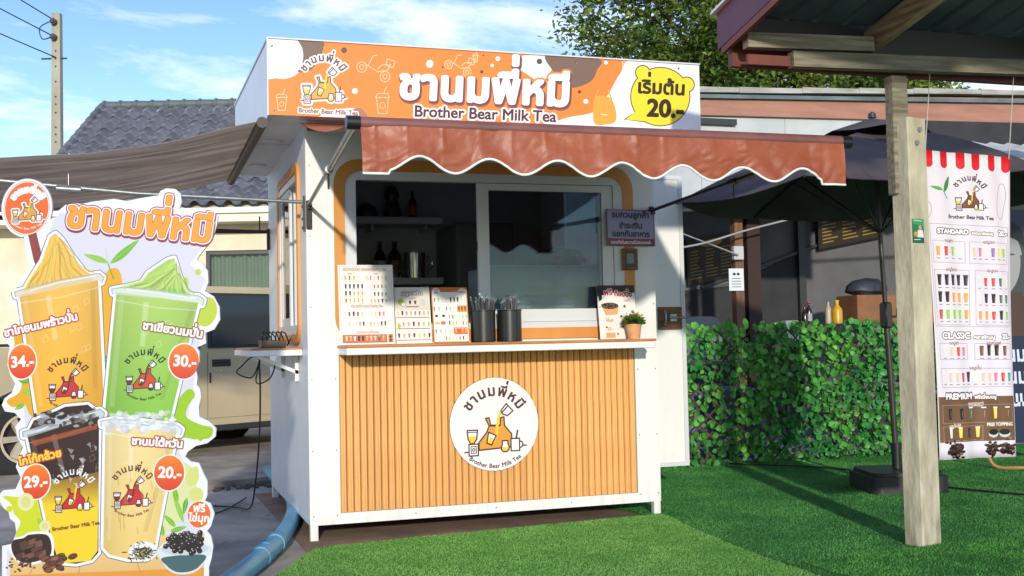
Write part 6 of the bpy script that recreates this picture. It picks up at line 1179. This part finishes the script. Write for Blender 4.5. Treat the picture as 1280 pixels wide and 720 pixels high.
# lean-to sheets at right
prf = []
for k in range(44): a = 6.95 + k * .15; prf.append((a, .028 * (1 if k % 2 else -1)))
vs = [(a, y, z + b) for y, z in ((4.25, 2.98), (6.4, 3.68)) for a, b in prf]; n = len(prf); g = MB(); g.add(vs + [(x_, y_, z_ - .004) for x_, y_, z_ in vs], [(k, k + 1, n + k + 1, n + k) for k in range(n - 1)] + [(3 * n + k, 3 * n + k + 1, 2 * n + k + 1, 2 * n + k) for k in range(n - 1)]); g.build('corrugated_sheet', pm('zinc_sheet', rgb(206, 208, 200), rgb(166, 168, 160), rough=.5, scale=3), sd)
g = MB(); g.box((7.05, 4.05, 3.1), (7.35, 4.2, 3.4)); g.build('meter_box', m_dk, sd)
# signs, table and goods of the eatery
def hung(name, lab, cat, x0, x1, y, z0, z1, cv_, tilt=0.0):
    return tag(uv_quad(name, ((x0, y, z0), (x1, y, z0 + tilt), (x1, y, z1 + tilt), (x0, y, z1)), print_mat(name + '_print', cv_, .5, .9), None, .01, m_dk), lab, cat)
def darkmenu(seed):
    random.seed(seed); c = Canvas(420, 330, (44, 32, 20)); c.line([(5, 5), (415, 5), (415, 325), (5, 325)], 5, (24, 20, 16), True); c.ell(210, 50, 90, 26, (190, 140, 40))
    for col_ in range(3):
        for r in range(9): y = 95 + r * 24; x = 30 + col_ * 130; c.line([(x, y), (x + random.uniform(50, 100), y)], 4.5, (150, 120, 44))
    return c
hung('wall_menu', 'dark menu board with yellow lettering high on the inner grey wall', 'menu board', 7.55, 8.55, 6.38, 2.18, 2.80, darkmenu(3), .18); hung('wall_menu', 'small unlit menu board left of the timber post', 'menu board', 5.65, 6.35, 6.42, 1.72, 2.30, darkmenu(4), .12)
c = Canvas(150, 200, (225, 226, 228)); c.ell(55, 50, 16, 12, (50, 50, 56)); c.ell(95, 50, 16, 12, (50, 50, 56))
for y in (90, 115, 140, 165): c.line([(30, y), (120, y)], 3.5, (110, 110, 116))
hung('paper_notice', 'white paper notice pinned on the timber post', 'notice', 5.13, 5.31, 4.44, 1.57, 1.81, c)
tag(MB().box((5.17, 4.38, 1.90), (5.29, 4.444, 2.05), .008).build('switch_box', pm('switch_white', (.5, .5, .48), rough=.5)), 'small pale switch box above the paper notice', 'switch box')
g = MB(); g.tube(smo([(3.55, 4.2, 1.98), (4.5, 4.2, 2.02), (5.3, 4.2, 2.22), (6.2, 4.1, 2.42), (6.6, 3.98, 2.44)]), .012, 6); tag(g.build('hanging_cable', pm('grey_cable', (.3, .3, .3), rough=.6), smooth='all'), 'pale cable sagging across the dark shed opening', 'cable')
g = MB(); g.tube([(3.9, 4.2, 2.35), (5.2, 4.35, 1.95)], .01, 6); tag(g.build('brace_wire', m_steel), 'thin straight wire slanting down to the timber post', 'wire')
t = thing('fluorescent_lamp', 'unlit white tube lamp under the shed roof by the kiosk door', 'lamp', (4.2, 4.2, 2.37)); g = MB(); g.tube([(3.85, 4.2, 2.37), (4.65, 4.2, 2.42)], .022, 10); g.build('tube', m_alu, t, smooth=True); g = MB(); g.bar((3.85, 4.2, 2.405), (4.65, 4.2, 2.455), .06, .025); g.build('batten', m_alu, t)
t = thing('long_table', 'black topped table behind the leafy screen', 'table', (7.2, 5.0, 0)); g = MB(); g.box((5.9, 4.7, 1.155), (8.9, 5.35, 1.195), .004); g.build('tabletop', m_black, t)
for x in (6.0, 8.8):
    for y in (4.76, 5.28): g = MB(); g.box((x - .02, y - .02, .021), (x + .02, y + .02, 1.154)); g.build('leg', m_black, t)
random.seed(11); zt_ = 1.1955
bottle(6.35, 4.9, zt_, .20, .035, 'dark sauce bottle at the left end of the long table', m_bot, None, m_red); bottle(6.44, 4.95, zt_, .26, .036, 'dark bottle with a white label beside the yellow bottle', m_bot, pm('pale_label', (.3, .3, .3)), m_red); bottle(6.68, 4.92, zt_, .27, .04, 'blue capped clear bottle behind the yellow bottle', pm('milky_bottle', rgb(170, 160, 130), rough=.4), None, pm('blue_cap', rgb(30, 80, 150), rough=.4)); bottle(6.75, 4.85, zt_, .27, .062, 'yellow cooking oil bottle on the long table', pm('yellow_bottle', rgb(196, 150, 30), rough=.35), None, pm('yellow_cap', rgb(214, 176, 60), rough=.4))
tag(MB().box((6.98, 4.78, zt_), (7.75, 5.2, zt_ + .33), .006).build('cardboard_box', pm('cardboard', rgb(140, 96, 62), rgb(120, 80, 50), rough=.85, scale=5)), 'brown cardboard box with a dark bag on top, on the long table', 'box')
g = MB(); g.lathe([(.001, 0), (.2, .0), (.27, .05), (.25, .12), (.17, .18), (.001, .2)], (7.25, 4.98, zt_ + .331), 14, 1, .6); o = g.build('dark_bag', pm('dark_bag', rgb(54, 58, 66), rgb(30, 30, 36), rough=.5, scale=8, bump=.6, bscale=12), smooth=True)
for v in o.data.vertices: q = MN.noise((v.co.x * 9, v.co.y * 9, v.co.z * 12)); v.co.z += q * .03; v.co.x += q * .02
tag(o, 'crumpled dark plastic bag lying on the cardboard box', 'bag')
tag(MB().box((8.05, 4.85, zt_), (8.4, 5.15, zt_ + .22), .01).build('red_container', m_red), 'red container right of the parasol pole on the long table', 'container')
tag(MB().box((5.88, 4.55, .95), (6.05, 4.66, 1.24), .01).build('paper_sack', pm('sack_white', (.5, .5, .5), rough=.7)), 'white paper sack at the table end behind the leafy screen', 'sack')
t = thing('dining_chair', 'pale moulded chair back just behind the left end of the leafy screen', 'chair', (4.0, 2.75, 0), local=True); m_ch = pm('grey_chair', (.2, .2, .21), rough=.5)
g = MB(); g.prism(rrect(-.2, .86, .2, 1.27, .12), XZ, .18, .21); g.build('backrest', m_ch, t, fixn=True); g = MB(); g.prism(rrect(-.22, -.22, .22, .22, .05), lambda a, b, d: (a, b, d), .84, .87); g.build('seat', m_ch, t, fixn=True)
for x in (-.18, .18):
    for y in (-.18, .18): g = MB(); g.tube([(x, y, .02), (x, y, .84)], .014, 6); g.build('leg', m_ch, t)
# cable lying on the grass
g = MB(); g.tube(smo([(3.72, 2.0, .035), (4.2, 1.55, .03), (4.35, 1.2, .03), (4.5, .7, .03), (4.3, .45, .028), (4.4, -.1, .028), (4.7, -.6, .028), (5.6, -1.2, .028)], 5), .006, 6); tag(g.build('ground_cable', m_black, smooth='all'), 'thin dark cable lying across the green turf past the parasol base', 'cable')
